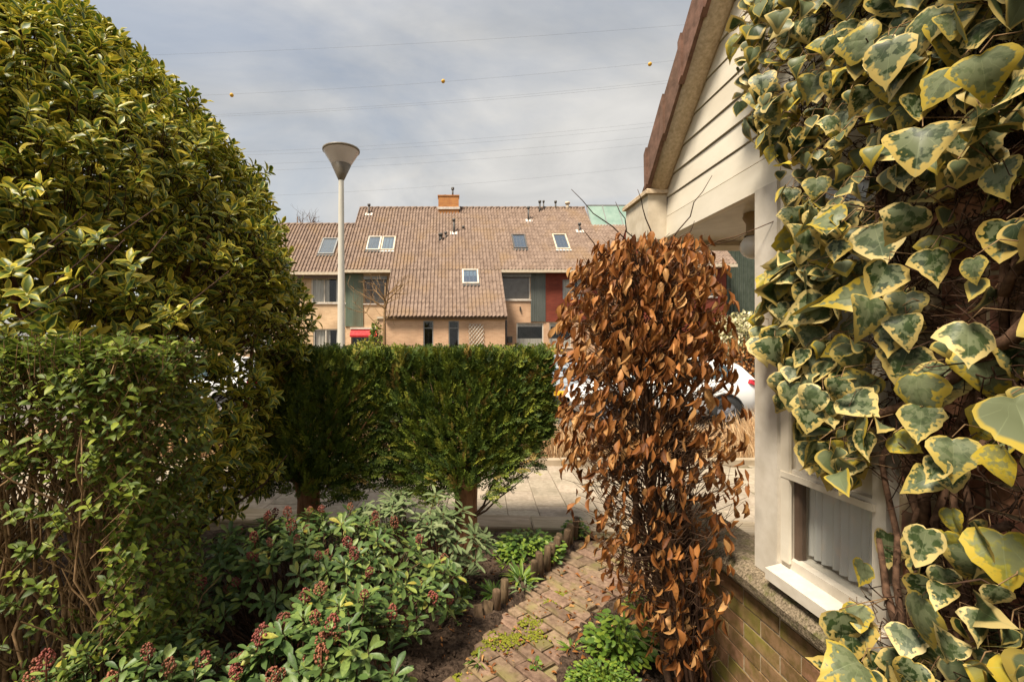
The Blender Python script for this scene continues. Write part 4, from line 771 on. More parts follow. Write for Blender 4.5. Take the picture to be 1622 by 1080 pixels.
MB().add([(D - .075, y0 - .02, .700), (D - .075, y1 - .005, .700), (D - .075, y1 - .005, .742), (D - .075, y0 - .02, .742), (D + .04, y0 - .02, .700), (D + .04, y1 - .005, .700), (D + .04, y1 - .005, .772), (D + .04, y0 - .02, .772)], [(0, 1, 2, 3), (3, 2, 6, 7), (0, 4, 5, 1), (1, 5, 6, 2), (0, 3, 7, 4)]).build('sill', MT['white'], wu)
# stone coping along the low wall, bricks with mortar behind
cp = MB(); n = 24; ys_ = np.linspace(.3, 2.75, n); V = []
for y in ys_:
    j = random.uniform(-.003, .003); V += [(D - .075 + j, y, .60), (D - .080 + j, y, .635), (D - .055 + j, y, .668), (D - .02, y, .684 + j), (D + .16, y, .684), (D + .16, y, .60)]
cp.add(V, [(i * 6 + k, (i + 1) * 6 + k, (i + 1) * 6 + (k + 1) % 6, i * 6 + (k + 1) % 6) for i in range(n - 1) for k in range(6)] + [tuple(range(6)), tuple((n - 1) * 6 + k for k in range(5, -1, -1))], False); 
lw = bx('low_wall', MT['mortar'], hs, D - .030, D + .12, 1.34, 2.75, -.16, .598); cp2 = cp
cpo = None
bw = bx('brick_wall', MT['mortar'], hs, D + .008, D + .25, -.72, 1.34, -.16, 2.246)
bmesh_ = []
for i in range(5):
    r_ = random.Random(40 + i); q = MB(); q.box(-.05, .05, -.1035, .1035, -.0305, .0305); q.v = [(x + r_.uniform(-.002, .002), y + r_.uniform(-.0025, .0025), z + r_.uniform(-.002, .002)) for x, y, z in q.v]; bmesh_.append(q)
bA = [q.mesh('brick', MT['wallbrick']) for q in bmesh_]; bB = [q.mesh('brick', MT['mossbrick']) for q in bmesh_]
for j in range(34):
    z = -.12 + j * .0715
    for i in range(16):
        y = 2.64 - i * .2175 + (.109 if j % 2 else 0)
        if z < .57 and 1.42 < y < 2.66: par, x = lw, D - .030
        elif y < 1.25 and y > -.66 and z < 2.22: par, x = bw, D + .008
        else: continue
        moss = z < .57
        o = bpy.data.objects.new('brick', random.choice(bB if moss else bA)); COL.objects.link(o); o.parent = par; o.location = (x + .050 - .0035 + random.uniform(-.0012, .0012), y, z); 
V2 = [(x, y, z) for x, y, z in cp.v]; cp.v = V2; cp.build('coping', MT['coping'], hs)
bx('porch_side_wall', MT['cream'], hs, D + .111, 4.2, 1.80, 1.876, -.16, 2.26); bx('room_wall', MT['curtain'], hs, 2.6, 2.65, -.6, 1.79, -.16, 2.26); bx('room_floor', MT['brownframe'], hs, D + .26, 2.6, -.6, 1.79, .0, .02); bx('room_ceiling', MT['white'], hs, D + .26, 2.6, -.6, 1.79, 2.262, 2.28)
# ------------------------------------------------------------------ variegated ivy
POLY = [(1166, -40), (1172, 190), (1225, 250), (1245, 350), (1238, 430), (1196, 450), (1200, 545), (1235, 565), (1240, 640), (1285, 720), (1345, 790), (1430, 800), (1480, 850), (1365, 850), (1345, 960), (1318, 1000), (1335, 1180), (2700, 1500), (2700, -600), (1166, -600)]
def inpoly(x, y, Pl):
    c = False; j = len(Pl) - 1
    for i in range(len(Pl)):
        if (Pl[i][1] > y) != (Pl[j][1] > y) and x < (Pl[j][0] - Pl[i][0]) * (y - Pl[i][1]) / (Pl[j][1] - Pl[i][1]) + Pl[i][0]: c = not c
        j = i
    return c
ivy = thing('ivy', 'variegated ivy with big cream-edged leaves covering the wall right of the window', 'ivy', (D - .05, 1.0, -.1))
lv = Leaves('ivy'); pets = MB(); tries = 0
while len(lv.p) < 1480 and tries < 60000:
    tries += 1; y = random.uniform(.50, 1.95); z = random.uniform(.1, 3.1); off = random.uniform(.03, .13) + .10 * random.random() ** 2; x = D - off
    px, py = PX + F * x / y, PY - F * (z - H) / y
    if not inpoly(px, py, POLY): continue
    hollow = max(0, 1 - math.hypot((px - 1530) / 210, (py - 560) / 300)) + max(0, 1 - math.hypot((px - 1480) / 190, (py - 880) / 170))
    if hollow > 0 and random.random() < min(.74, .44 + hollow): continue
    top = py < 330
    d = np.array((random.uniform(-.5, .15), random.uniform(-.45, .25), -1.0)) if random.random() < .8 else np.array((random.uniform(-.8, .2), random.uniform(-.8, .4), random.uniform(-.5, .4)))
    n_ = np.array((-.62, -.62, .48)) + RNG.normal(size=3) * .55; s = random.uniform(.062, .122) * (1.0 if not (top and px < 1400) else .8)
    if random.random() < .38: s *= random.uniform(.4, .75)
    lv.add((x, y, z + s * .4), d, n_, s)
    if random.random() < .8: b0 = (x, y, z + s * .4); pets.tube([b0, (x + .02, y + random.uniform(-.03, .03), z + s * .4 + .03), (D - .02, y + random.uniform(-.07, .07), z + s * .4 + random.uniform(-.02, .08))], .0014, 4, False)
lv.build(ivy, MT['ivy'], 300, 'small_leaves'); pets.build('petioles', MT['privetstem'], ivy, 'stuff')
for k in range(26):
    y = random.uniform(.75, 1.28); z = random.uniform(0, .8) if k % 2 else random.uniform(.6, 1.8); pts = []; rr = random.choice((.004, .006, .009, .013)); dy = random.uniform(-.03, .03)
    for i in range(14):
        px, py = PX + F * (D - .03) / y, PY - F * (z - H) / y
        if not inpoly(px + 30, py, POLY) and i > 2: break
        pts.append((D - .012 - rr - random.uniform(0, .03), y, z)); y = min(1.34, y + dy + random.uniform(-.04, .04)); z += random.uniform(.05, .15); dy = dy * .7 + random.uniform(-.03, .03)
    if len(pts) > 3: MB().tube(pts, [rr * (1 - .6 * i / len(pts)) for i in range(len(pts))], 7).build('stem', MT['ivystem'], ivy)
for (a, b_, c, r_) in (((1350, 690), (1440, 640), (1520, 590), .013), ((1520, 590), (1560, 560), (1640, 500), .015), ((1450, 900), (1500, 850), (1600, 830), .009), ((1590, 470), (1610, 430), (1640, 360), .010), ((1480, 780), (1500, 740), (1560, 700), .008)):
    pts = []
    for (px, py) in (a, ((a[0] + b_[0]) / 2, (a[1] + b_[1]) / 2 - 9), b_, ((c[0] + b_[0]) / 2, (c[1] + b_[1]) / 2 + 8), c): x = D - .07; y = F * x / (px - PX); pts.append((x, y, PZZ(py, y)))
    MB().tube(pts, r_, 8).build('stem', MT['ivystem'], ivy)
tw = MB(); k = 0
while k < 3000:
    y, z = random.uniform(.72, 1.75), random.uniform(0, 3.0); px, py = PX + F * (D - .05) / y, PY - F * (z - H) / y
    if not inpoly(px - 75, py, POLY) or (y > 1.36 and z < 2.2): continue
    k += 1; a = np.array((D - random.uniform(.005, .07), y, z)); d = RNG.normal(size=3) * (.4, 1, 1); d = d / np.linalg.norm(d) * random.uniform(.04, .16); b_ = a + d; b_[0] = min(b_[0], D - .005); tw.tube(wiggle(a, b_, 3, .12), random.choice((.0010, .0015, .0022)), 4, False)
tw.build('twigs', MT['darktwig'], ivy, 'stuff')
# ------------------------------------------------------------------ dead-leaved beech column
BY = 2.10
prof = [(375, 1030, 62), (395, 1028, 92), (420, 1025, 112), (480, 1018, 128), (560, 1020, 136), (640, 1026, 140), (720, 1034, 140), (800, 1040, 130), (880, 1048, 112), (950, 1068, 88), (1020, 1088, 58), (1100, 1106, 34)]
def bprof(py):
    for (a, c1, h1), (b_, c2, h2) in zip(prof, prof[1:]):
        if py <= b_: t = (py - a) / (b_ - a); return PXX(c1 + (c2 - c1) * t, BY), (h1 + (h2 - h1) * t) * BY / F
    return PXX(prof[-1][1], BY), prof[-1][2] * BY / F
bt = thing('beech_bush', 'column of dead orange-brown beech leaves beside the brick path', 'bush', (1.13, BY, -.1))
lv = Leaves('beech'); tg = MB(); stems = []
for k in range(20):
    a = random.uniform(0, 6.28); r0 = random.uniform(0, .10); b0 = (1.13 + r0 * math.cos(a), BY + r0 * .8 * math.sin(a), -.1); top = random.uniform(390, 640); cx, hw = bprof(top); q = random.uniform(0, .62); e = (cx + hw * q * math.cos(a), BY + hw * .7 * q * math.sin(a), PZZ(top, BY))
    mid_cx, mh = bprof(800); m1 = (mid_cx + mh * q * .8 * math.cos(a), BY + mh * .6 * q * math.sin(a), PZZ(800, BY)); pts = wiggle(b0, m1, 4, .03)[:-1] + wiggle(m1, e, 6, .035); rr = .019 if k < 4 else random.uniform(.006, .011); stems.append(pts)
    MB().tube(pts, [rr * (1 - .72 * i / (len(pts) - 1)) for i in range(len(pts))], 7).build('stem', MT['darktwig'] if k % 3 else MT['twig'], bt)
for (a, b_) in (((1000, 400), (905, 300)), ((1010, 395), (975, 320)), ((1060, 390), (1128, 278)), ((1035, 380), (1010, 300)), ((1080, 400), (1100, 350)), ((960, 410), (925, 365)), ((1090, 400), (1180, 372))):
    A, B = P(*a, BY), P(*b_, BY - .05); MB().tube(wiggle(A, B, 5, .03), [.0035, .003, .0028, .0022, .0018, .0012], 5).build('twig', MT['darktwig'], bt)
MB().tube(wiggle(P(1085, 405, BY), P(1262, 338, 1.75), 6, .015), [.003, .003, .0026, .0024, .002, .002, .0015], 5).build('twig', MT['twig'], bt)
cnt = 0
while cnt < 3500:
    py = random.uniform(378, 1040); w = 1.0 if py < 600 else (.58 if py < 740 else (.26 if py < 960 else .17))
    if random.random() > w: continue
    cx, hw = bprof(py); a = random.uniform(0, 2 * math.pi); q = math.sqrt(random.uniform(.04, 1.0)) * random.uniform(.93, 1.10); x = cx + hw * q * math.cos(a); y = BY + hw * .72 * q * math.sin(a); z = PZZ(py, BY) + random.uniform(-.02, .02)
    if x > D - .09 and (z < .72 or z > 2.2): continue
    left = math.cos(a)
    for _ in range(random.choice((1, 1, 2))):
        d = np.array((-.30 + .25 * left + random.gauss(0, .30), .15 * math.sin(a) + random.gauss(0, .30), -1.0)); n_ = np.array((.4 * math.cos(a), -.5 + .3 * math.sin(a), .3)) + RNG.normal(size=3) * .8; lv.add((x + random.uniform(-.02, .02), y + random.uniform(-.02, .02), z), d, n_, random.uniform(.038, .074)); cnt += 1
    if random.random() < .62:
        zi = z + random.uniform(-.16, .03); ci, hi = bprof(min(1090, py + 50)); xi = ci + (x - ci) * .35; yi = BY + (y - BY) * .35; tg.tube(wiggle((xi, yi, zi - .05), (x, y, z + .005), 3, .10), [.0026, .002, .0015, .001], 4, False)
for k in range(420):                                       # bare twigs in the thin lower part
    py = random.uniform(640, 1080); cx, hw = bprof(py); a = random.uniform(0, 6.28); p0 = (cx + hw * .2 * math.cos(a), BY + hw * .2 * math.sin(a), PZZ(py, BY)); L = random.uniform(.5, 1.05); cx2, hw2 = bprof(max(380, py - 60)); p1 = (cx2 + hw2 * L * math.cos(a), BY + hw2 * .72 * L * math.sin(a), PZZ(py, BY) + random.uniform(.05, .25))
    if p1[0] > D - .1 and p1[2] < .72: continue
    tg.tube(wiggle(p0, p1, 4, .07), [.0035, .003, .0022, .0018, .001], 4, False)
lv.build(bt, MT['beech'], 300, 'leaves', score=lambda p: (p[:, 1] < BY).astype(float) + .2); tg.build('twigs', MT['twig'], bt, 'stuff')
# ------------------------------------------------------------------ variegated holly
HC = np.array((-3.02, 3.3)); hprof = [(.45, 1.50), (.8, 1.70), (1.2, 1.76), (1.6, 1.78), (2.2, 1.74), (2.73, 1.56), (3.05, 1.36), (3.39, 1.04), (3.7, .72), (3.95, .42), (4.1, .12)]
def hr(z):
    for (a, r1_), (b_, r2_) in zip(hprof, hprof[1:]):
        if z <= b_: return r1_ + (r2_ - r1_) * (z - a) / (b_ - a)
    return .05
ho = thing('holly_tree', 'large rounded holly with yellow-edged leaves rising behind the privet hedge', 'tree', (-2.45, 3.3, -.1))
lv = Leaves('holly'); tg = MB(); k = 0
def lump(a, z): return 1 + .035 * math.sin(5 * a + 4 * z) + .035 * math.sin(9 * a - 7 * z) + .03 * math.sin(17 * a + 13 * z)
while k < 6600:
    z = random.uniform(.5, 4.1); a = random.uniform(-math.pi, math.pi); r0 = hr(z)
    if random.random() > r0 / 1.8: continue
    ca, sa = math.cos(a), math.sin(a)                     # a = 0 points right, -90 deg towards the camera
    zlow = .46 + 1.40 * min(1, max(0, (abs(a + .12) - .45) / .5))
    if z < zlow + random.uniform(-.12, .12): continue
    if sa > .75 and random.random() < .25: continue
    inner = random.random() < .2; q = (random.uniform(.72, .95) if inner else random.uniform(.93, 1.03) + (random.uniform(.0, .06) if random.random() < .12 else 0)) * lump(a, z); p = np.array((HC[0] + r0 * q * ca, HC[1] + r0 * q * sa, z))
    dz = .05; sl = (hr(z + dz) - hr(z - dz)) / (2 * dz); nn = np.array((ca, sa, -sl)); nn /= np.linalg.norm(nn); ax = nn * .8 + np.array((0, 0, .75)) + RNG.normal(size=3) * .35; ax /= np.linalg.norm(ax)
    u = np.cross(ax, rdir()); u /= np.linalg.norm(u); v_ = np.cross(ax, u); ns_ = random.choice((5, 6, 7, 8)); ph = random.uniform(0, 6)
    for i in range(ns_):
        t = ph + i * 2.4; rad = u * math.cos(t) + v_ * math.sin(t); f_ = i / ns_; dd = ax * (.25 + .75 * f_) + rad * (.95 - .35 * f_); lv.add(p + ax * (.055 * f_) + rad * .006, dd, ax * 1.0 - rad * .25 + RNG.normal(size=3) * .25, random.uniform(.044, .090))
    tg.tube([p - ax * .10 - nn * .06, p, p + ax * .05], [.003, .0025, .0015], 4, False); k += 1
    if k % 60 == 0: pass
for k in range(3600):                                        # larger leaves added inside the crown to block sky gaps
    z = random.uniform(1.65, 3.7); a = random.uniform(-3.14, 3.14); r0 = hr(z) * random.uniform(.45, .9)
    if -2.6 < a < -.7 and z < 2.05: continue
    p = np.array((HC[0] + r0 * math.cos(a), HC[1] + r0 * math.sin(a), z))
    for i in range(4): lv.add(p + RNG.normal(size=3) * .03, rdir() + (0, 0, .3), rdir() + (0, 0, .8), random.uniform(.08, .12))
for (px, py, y) in ((20, 440, 1.75), (60, 400, 1.8), (45, 480, 1.7), (160, 390, 1.8), (130, 450, 1.75), (215, 430, 1.9), (10, 520, 1.7), (275, 500, 2.0)):   # a few shoots hanging in front of the hollow
    p = np.array(P(px, py, y)); ax = np.array((random.uniform(-.4, .4), -.5, .5)); ax /= np.linalg.norm(ax); u = nrm(np.cross(ax, rdir())); v_ = np.cross(ax, u); tg.tube([tuple(p), tuple(p + (random.uniform(-.1, .1), .35, .25))], .003, 4, False)
    for i in range(8): t = i * 2.4; rad = u * math.cos(t) + v_ * math.sin(t); lv.add(p + ax * .008 * i, ax * (.2 + .1 * i) + rad, ax - rad * .2, random.uniform(.06, .085))
lv.build(ho, MT['holly'], 300, 'crown', score=lambda p: 1.0 * (np.hypot(p[:, 0] - HC[0], p[:, 1] - HC[1]) > .9) + .1); tg.build('twigs', MT['darktwig'], ho, 'stuff')
MB().tube([(-2.45, 3.3, -.15), (-2.43, 3.3, .8), (-2.38, 3.28, 1.5), (-2.5, 3.5, 2.1), (-2.75, 3.6, 2.9)], [.17, .14, .125, .06, .02], 12).build('trunk', MT['bark'], ho)
for (a, b_, r_) in (((-2.4, 3.3, 1.2), (-1.5, 2.9, 2.3), .05), ((-2.42, 3.3, 1.5), (-3.4, 2.9, 2.5), .05), ((-2.4, 3.3, 1.0), (-1.3, 3.2, 1.7), .04), ((-2.45, 3.3, 1.8), (-2.3, 2.3, 2.7), .04), ((-2.4, 3.3, 1.4), (-1.9, 4.2, 2.2), .04), ((-2.4, 3.3, 1.3), (-3.3, 3.9, 2.2), .04)):
    MB().tube(wiggle(a, b_, 5, .03), [r_ * (1 - .14 * i) for i in range(6)], 8).build('limb', MT['bark'], ho)
MB().tube([P(288, 862, 2.9), P(315, 800, 2.9), P(345, 735, 2.92), P(372, 690, 2.95), P(395, 620, 3.0), P(400, 540, 3.1)], [.022, .021, .020, .019, .016, .010], 9).build('limb', MT['bark'], ho)
MB().tube([P(300, 850, 2.85), P(370, 800, 2.85), P(420, 765, 2.9), P(455, 720, 2.95)], [.010, .008, .006, .003], 6).build('limb', MT['darktwig'], ho)
# ------------------------------------------------------------------ clipped privet hedge
ph_ = thing('privet_hedge', 'clipped green privet hedge with bare brown stems showing through', 'hedge', (-1.75, 1.85, -.1)); lv = Leaves('privet'); tg = MB()
X0, X1, Y0, Y1, ZT = -2.75, -1.12, 1.60, 2.10, 1.575
for k in range(80):
    x = random.uniform(X0 + .1, X1 - .1); y = random.uniform(Y0 + .12, Y1 - .12); rr = random.uniform(.006, .013); e = (x + random.uniform(-.22, .22), min(Y1, max(Y0, y + random.uniform(-.2, .2))), random.uniform(1.2, 1.52)); pts = wiggle((x, y, -.1), e, 8, .025)
    MB().tube(pts, [rr * (1 - .08 * i) for i in range(9)], 6).build('stem', MT['privetstem'], ph_)
    for _ in range(7):
        i = random.randint(2, 7); q = pts[i]; tg.tube(wiggle(q, (q[0] + random.uniform(-.18, .18), q[1] + random.uniform(-.18, .18), q[2] + random.uniform(.08, .3)), 3, .06), [.004, .0035, .003, .002], 5, False)
def shoot(lv, tg, p, ax, n, L, size, spread=.9, tw_=True):
    u = nrm(np.cross(ax, rdir())); v_ = np.cross(ax, u); 
    for i in range(n):
        t = i * math.pi / 2 + random.uniform(-.3, .3); rad = u * math.cos(t) + v_ * math.sin(t); b0 = p + ax * L * i / n
        for s in (1, -1): lv.add(b0, rad * s * spread + ax * .55 + RNG.normal(size=3) * .15, ax + RNG.normal(size=3) * .3 + np.array((0, 0, .5)), size * random.uniform(.7, 1.15))
    if tw_: tg.tube([tuple(p - ax * .05), tuple(p + ax * L)], [.002, .001], 4, False)
k = 0
while k < 2000:
    r_ = random.random(); up = np.array((random.gauss(0, .25), random.gauss(0, .25), 1.0))
    if r_ < .36: p = np.array((random.uniform(X0, X1), random.uniform(Y0, Y1), ZT - random.uniform(.02, .12))); ax = up
    elif r_ < .80:
        z = -.05 + 1.55 * (random.random() ** .75); p = np.array((random.uniform(X0, X1 + .04), Y0 + random.uniform(0, .08), z)); ax = up * .8 + np.array((0, -.7, 0))
        if .40 < z < 1.25 and random.random() < .62: continue
    else: p = np.array((X1 - random.uniform(0, .12), random.uniform(Y0, Y1), random.uniform(0, ZT))); ax = up * .8 + np.array((.7, 0, 0))
    ax = ax / np.linalg.norm(ax); shoot(lv, tg, p, ax, 4, .10, random.uniform(.030, .046)); k += 1
for k in range(330): p = np.array((random.uniform(X0, X1), random.uniform(Y0 + .1, Y1 + .02), random.uniform(.1, 1.5))); shoot(lv, tg, p, nrm(np.array((random.gauss(0, .6), random.gauss(0, .6), .8))), 3, .09, .034)
for (px, py) in ((50, 530), (30, 545), (160, 548), (205, 546), (258, 545)): shoot(lv, tg, np.array(P(px, py + 18, 1.7)), np.array((0.02, 0, 1.0)), 4, .08, .045)
lv.build(ph_, MT['privet'], 300, 'foliage'); tg.build('twigs', MT['privetstem'], ph_, 'stuff')
# ------------------------------------------------------------------ conifer hedge on two trunks
ch_ = thing('conifer_hedge', 'flat-topped dark green conifer hedge on two bare trunks beside the pavement', 'hedge', (-.3, 3.75, -.1)); lv = Leaves('yew'); tg = MB()
CX0, CX1, CY0, CY1, CZ = -1.45, .76, 3.46, 4.06, 1.545
def cbot(x): return .44 + .06 * math.sin(x * 9) + max(0, x - .16) * .72
k = 0
while k < 14000:
    r_ = random.random(); x = random.uniform(CX0, CX1); zb_ = cbot(x); up = np.array((random.gauss(0, .35), random.gauss(0, .35), .8))
    if r_ < .24: p = np.array((x, random.uniform(CY0, CY1), CZ - random.uniform(.01, .10))); ax = up + (0, 0, .4)
    elif r_ < .68: 
        z = zb_ + (CZ - zb_) * random.random() ** .8; ins = random.random() ** 2 * .22; p = np.array((x, CY0 + .02 + ins, z)); cxx = .13 if x > -.5 else -1.15; rv = np.array((x - cxx, 0, max(.05, z - .45))); ax = up * .25 + rv / np.linalg.norm(rv) * .95 + np.array((0, -.45, -.1))
        if random.random() < .42 * math.exp(-(((x + .45) / .45) ** 2 + ((z - .95) / .28) ** 2)): continue
        if z < zb_ + .2 and random.random() < .25: continue
    elif r_ < .78: p = np.array((CX1 - random.uniform(0, .09), random.uniform(CY0, CY1), random.uniform(cbot(CX1), CZ))); ax = up * .6 + (.7, 0, 0)
    elif r_ < .88: p = np.array((x, CY1 - random.uniform(0, .1), random.uniform(zb_, CZ))); ax = up * .6 + (0, .7, 0)
    else: p = np.array((x, random.uniform(CY0 + .15, CY1), random.uniform(zb_, CZ))); ax = up * .5 + RNG.normal(size=3) * .6
    ax = ax + RNG.normal(size=3) * .25; ax = ax / np.linalg.norm(ax); lv.add(p - ax * .05, ax, RNG.normal(size=3) * .6 + np.array((0, -.6, .7)), random.uniform(.085, .15)); k += 1
for k in range(70):                                           # low sprays drooping from the trunk's right side
    t = random.random(); p = np.array(P(760 + 90 * t, 790 - 60 * t + random.uniform(-12, 12), 3.6 + random.uniform(-.15, .2))); lv.add(p, (random.uniform(.2, 1), random.uniform(-.8, .3), random.uniform(-.1, .7)), (random.gauss(0, .5), -.5, .8), random.uniform(.07, .12))
lv.build(ch_, MT['yew'], 0, 'foliage')
for cx in (.13, -1.15):
    MB().tube([(cx, 3.75, -.1), (cx, 3.75, .1), (cx + .005, 3.75, .36), (cx - .01, 3.74, .52), (cx, 3.74, .66)], [.115, .098, .090, .105, .07], 14).build('trunk', MT['redbark'], ch_)
    for k in range(9):
        an = math.pi * (.10 + .80 * k / 8 + random.uniform(-.04, .04)); L = random.uniform(.45, .80); e = (cx + math.cos(an) * L * .95, 3.75 + random.uniform(-.26, .2), .50 + math.sin(an) * L * .9 + .18); e = (min(CX1 - .03, e[0]), e[1], min(1.45, e[2]))
        MB().tube(wiggle((cx + math.cos(an) * .05, 3.74, .47), e, 5, .05), [.020, .015, .011, .008, .006, .003], 6).build('limb', MT['redbark'], ch_)
for cx in (.13, -1.15):
    for k in range(16):
        an = math.pi * (.08 + .84 * random.random()); L = random.uniform(.5, 1.0); e = (cx + math.cos(an) * L * .85, CY0 + random.uniform(-.01, .06), min(1.48, .48 + math.sin(an) * L))
        if e[0] > CX1 or e[0] < CX0: continue
        MB().tube(wiggle((cx + math.cos(an) * .06, 3.70, .48), e, 6, .025), [.010, .009, .007, .006, .005, .004, .002], 5).build('limb', MT['twig'] if k % 2 else MT['redbark'], ch_)
for (px, py) in ((845, 745), (815, 760), (830, 700)): MB().tube(wiggle((.18, 3.70, .22), P(px, py, 3.62), 5, .03), [.010, .009, .007, .005, .004, .002], 6).build('limb', MT['twig'], ch_)
# ------------------------------------------------------------------ skimmia and rhododendron
bud = []
for s in range(3):
    m = MB(); r_ = random.Random(s)
    for k in range(60): 
        u_ = r_.uniform(0, 6.28); h = r_.random(); rr = .022 * math.sin(math.pi * (.15 + .75 * h)); c = (rr * math.cos(u_), rr * math.sin(u_), .052 * h); q = r_.uniform(.0030, .0052); m.blob(c, (q, q, q), 5, 3)
    m.tube([(0, 0, -.03), (0, 0, .045)], [.003, .002], 5); bud.append(m.mesh('flower_panicle', MT['bud']))
def mound(root, kind, mat, c, rad, ztop, n, leaf_n, size, panic=0.0, singles=300, flat=.55, region=None, stemmat='twig'):
    lv = Leaves(kind); st = MB(); done = 0
    while done < n:
        a = random.uniform(0, 6.28); q = math.sqrt(random.random()); x = c[0] + rad[0] * q * math.cos(a); y = c[1] + rad[1] * q * math.sin(a); z = ztop * (1 - .55 * q ** 3) * random.uniform(.84, 1.06)
        if random.random() < .25: z *= random.uniform(.45, .85)
        if in_path(x, y, -.08) and z < .9: continue
        p = np.array((x, y, z)); ax = np.array((math.cos(a) * q * .5, math.sin(a) * q * .5 - .12, 1.0)) + RNG.normal(size=3) * .16; ax /= np.linalg.norm(ax); u = nrm(np.cross(ax, rdir())); v_ = np.cross(ax, u); ph = random.uniform(0, 6); k = random.randint(leaf_n - 1, leaf_n + 2)
        for i in range(k):
            t = ph + i * 2.4; rd = u * math.cos(t) + v_ * math.sin(t); f_ = i / k; lv.add(p - ax * .04 * (1 - f_) + rd * .006, ax * (flat * (.35 + f_)) + rd, ax - rd * .2 + RNG.normal(size=3) * .12, size * random.uniform(.75, 1.12) * (1 - .25 * f_))
        b0 = (c[0] + (x - c[0]) * .45, c[1] + (y - c[1]) * .45, -.08); st.tube(wiggle(b0, tuple(p), 4, .05), [.006, .005, .004, .003, .002], 5, False)
        if random.random() < panic:
            o = bpy.data.objects.new('flower_panicle', random.choice(bud)); link(o, root); s = random.uniform(.75, 1.2); o.location = p + ax * .008; o.scale = (s, s, s * random.uniform(.8, 1.2)); o.rotation_euler = (random.uniform(-.35, .35), random.uniform(-.35, .35), random.uniform(0, 6))
        done += 1
    lv.build(root, mat, singles, 'foliage'); st.build('stems', MT[stemmat], root, 'stuff')
sk1 = thing('skimmia_shrub', 'front skimmia shrub with red bud clusters at the bottom edge beside the path', 'shrub', (-.45, 1.75, -.08)); mound(sk1, 'skimmia', MT['skimmia'], (-.40, 1.75), (.46, .33), .60, 165, 9, .082, .46)
sk2 = thing('skimmia_shrub', 'skimmia shrub with red bud clusters in the middle of the bed under the conifer hedge', 'shrub', (-.62, 2.65, -.08)); mound(sk2, 'skimmia', MT['skimmia'], (-.78, 2.60), (.86, .50), .60, 290, 8, .080, .24)
sk3 = thing('skimmia_shrub', 'dark leafy skimmia shrub at the foot of the privet hedge', 'shrub', (-1.15, 1.75, -.08)); mound(sk3, 'skimmia', MT['skimmia'], (-1.18, 1.66), (.45, .36), .52, 150, 8, .066, .18, 200)
rh = thing('rhododendron', 'rhododendron with pale narrow leaves in whorls in front of the conifer trunk', 'shrub', (-.2, 3.15, -.08)); mound(rh, 'rhodo', MT['rhodo'], (-.24, 3.12), (.52, .34), .58, 92, 9, .105, 0, 300, .32, stemmat='bark')
# ------------------------------------------------------------------ log edging along the bed
le = thing('log_edging', 'row of short upright logs edging the bed along the brick path', 'edging', (.7, 3.3, -.1))
for (px, py, h) in ((786, 972, .135), (798, 962, .15), (846, 925, .15), (857, 916, .165), (866, 907, .17), (874, 899, .16), (881, 891, .165), (888, 884, .17), (895, 876, .175), (902, 868, .175), (909, 861, .18), (916, 855, .175)):
    y = F * (H + .07) / (py - PY); x = PXX(px, y); r_ = random.uniform(.026, .031); z0 = -.10; tl = (random.uniform(-.02, .02), random.uniform(-.02, .02))
    q = MB(); q.tube([(x, y, z0), (x + tl[0] * .5, y + tl[1] * .5, z0 + h * .6 + .05), (x + tl[0], y + tl[1], z0 + h + .05), (x + tl[0], y + tl[1], z0 + h + .058)], [r_, r_ * .98, r_ * .95, r_ * .72], 10); q.build('log', MT['log'], le)
for (px, py, rz) in ((760, 985, -.5), (770, 978, .7)):
    y = F * (H + .07) / (py - PY); x = PXX(px, y); Mx = Matrix.Translation((x, y, -.06)) @ Matrix.Rotation(rz * .35, 4, 'Y') @ Matrix.Rotation(-.35, 4, 'X'); MB().box(-.027, .027, -.02, .02, -.07, .085, Mx).build('log', MT['log'], le)
# ------------------------------------------------------------------ small plants
def rosette(name, label, px, py, kind, mat, n, size, h=.05, r=.05, group='weeds and small plants by the path', zg=-.05, singles=60):
    y = F * (H - zg) / (py - PY); x = PXX(px, y); root = thing(name, label, 'plant', (x, y, zg), group); lv = Leaves(kind); tg = MB()
    for i in range(n):
        a = random.uniform(0, 6.28); q = math.sqrt(random.random()) * r; p = np.array((x + q * math.cos(a), y + q * math.sin(a) * .8, zg + h * random.uniform(.15, 1.0) * (1 - .5 * (q / max(r, .001)) ** 2)))
        if kind == 'strap': p[2] = zg + .005; d = np.array((math.cos(a), math.sin(a), random.uniform(.5, 1.6)))
        else: d = np.array((math.cos(a), math.sin(a), random.uniform(-.1, .6)))
        lv.add(p, d, np.array((-.2 * math.cos(a), -.3, 1.0)) + RNG.normal(size=3) * .25, size * random.uniform(.65, 1.2))
        if kind != 'strap' and i % 2 == 0: tg.tube([(x + q * .4 * math.cos(a), y + q * .4 * math.sin(a), zg - .02), tuple(p)], .0013, 4, False)
    lv.build(root, mat, singles, 'foliage')
    if tg.v: tg.build('stalks', MT['weed'], root, 'stuff')
    return root
rosette('ground_cover', 'bright green leafy ground cover clump behind the log edging', 838, 880, 'weed', MT['weed'], 620, .040, .19, .26, None, -.04, 300)
rosette('ground_cover', 'small leafy clump at the far end of the log edging', 912, 850, 'weed', MT['weed'], 160, .032, .17, .11, None, -.04, 100)
rosette('weed', 'bright strappy weed in the gap of the log edging', 826, 920, 'strap', MT['weed'], 46, .13, .1, .03)
rosette('weed', 'dark drooping weed hanging below the gap in the log edging', 830, 935, 'strap', MT['rhodo'], 16, .10, .06, .02)
rosette('weed', 'small bushy weed on bare soil beside the skimmia', 737, 945, 'weed', MT['weed'], 70, .030, .09, .05)
rosette('weed', 'tufted weed behind the two lone logs', 783, 942, 'strap', MT['weed'], 40, .09, .08, .03)
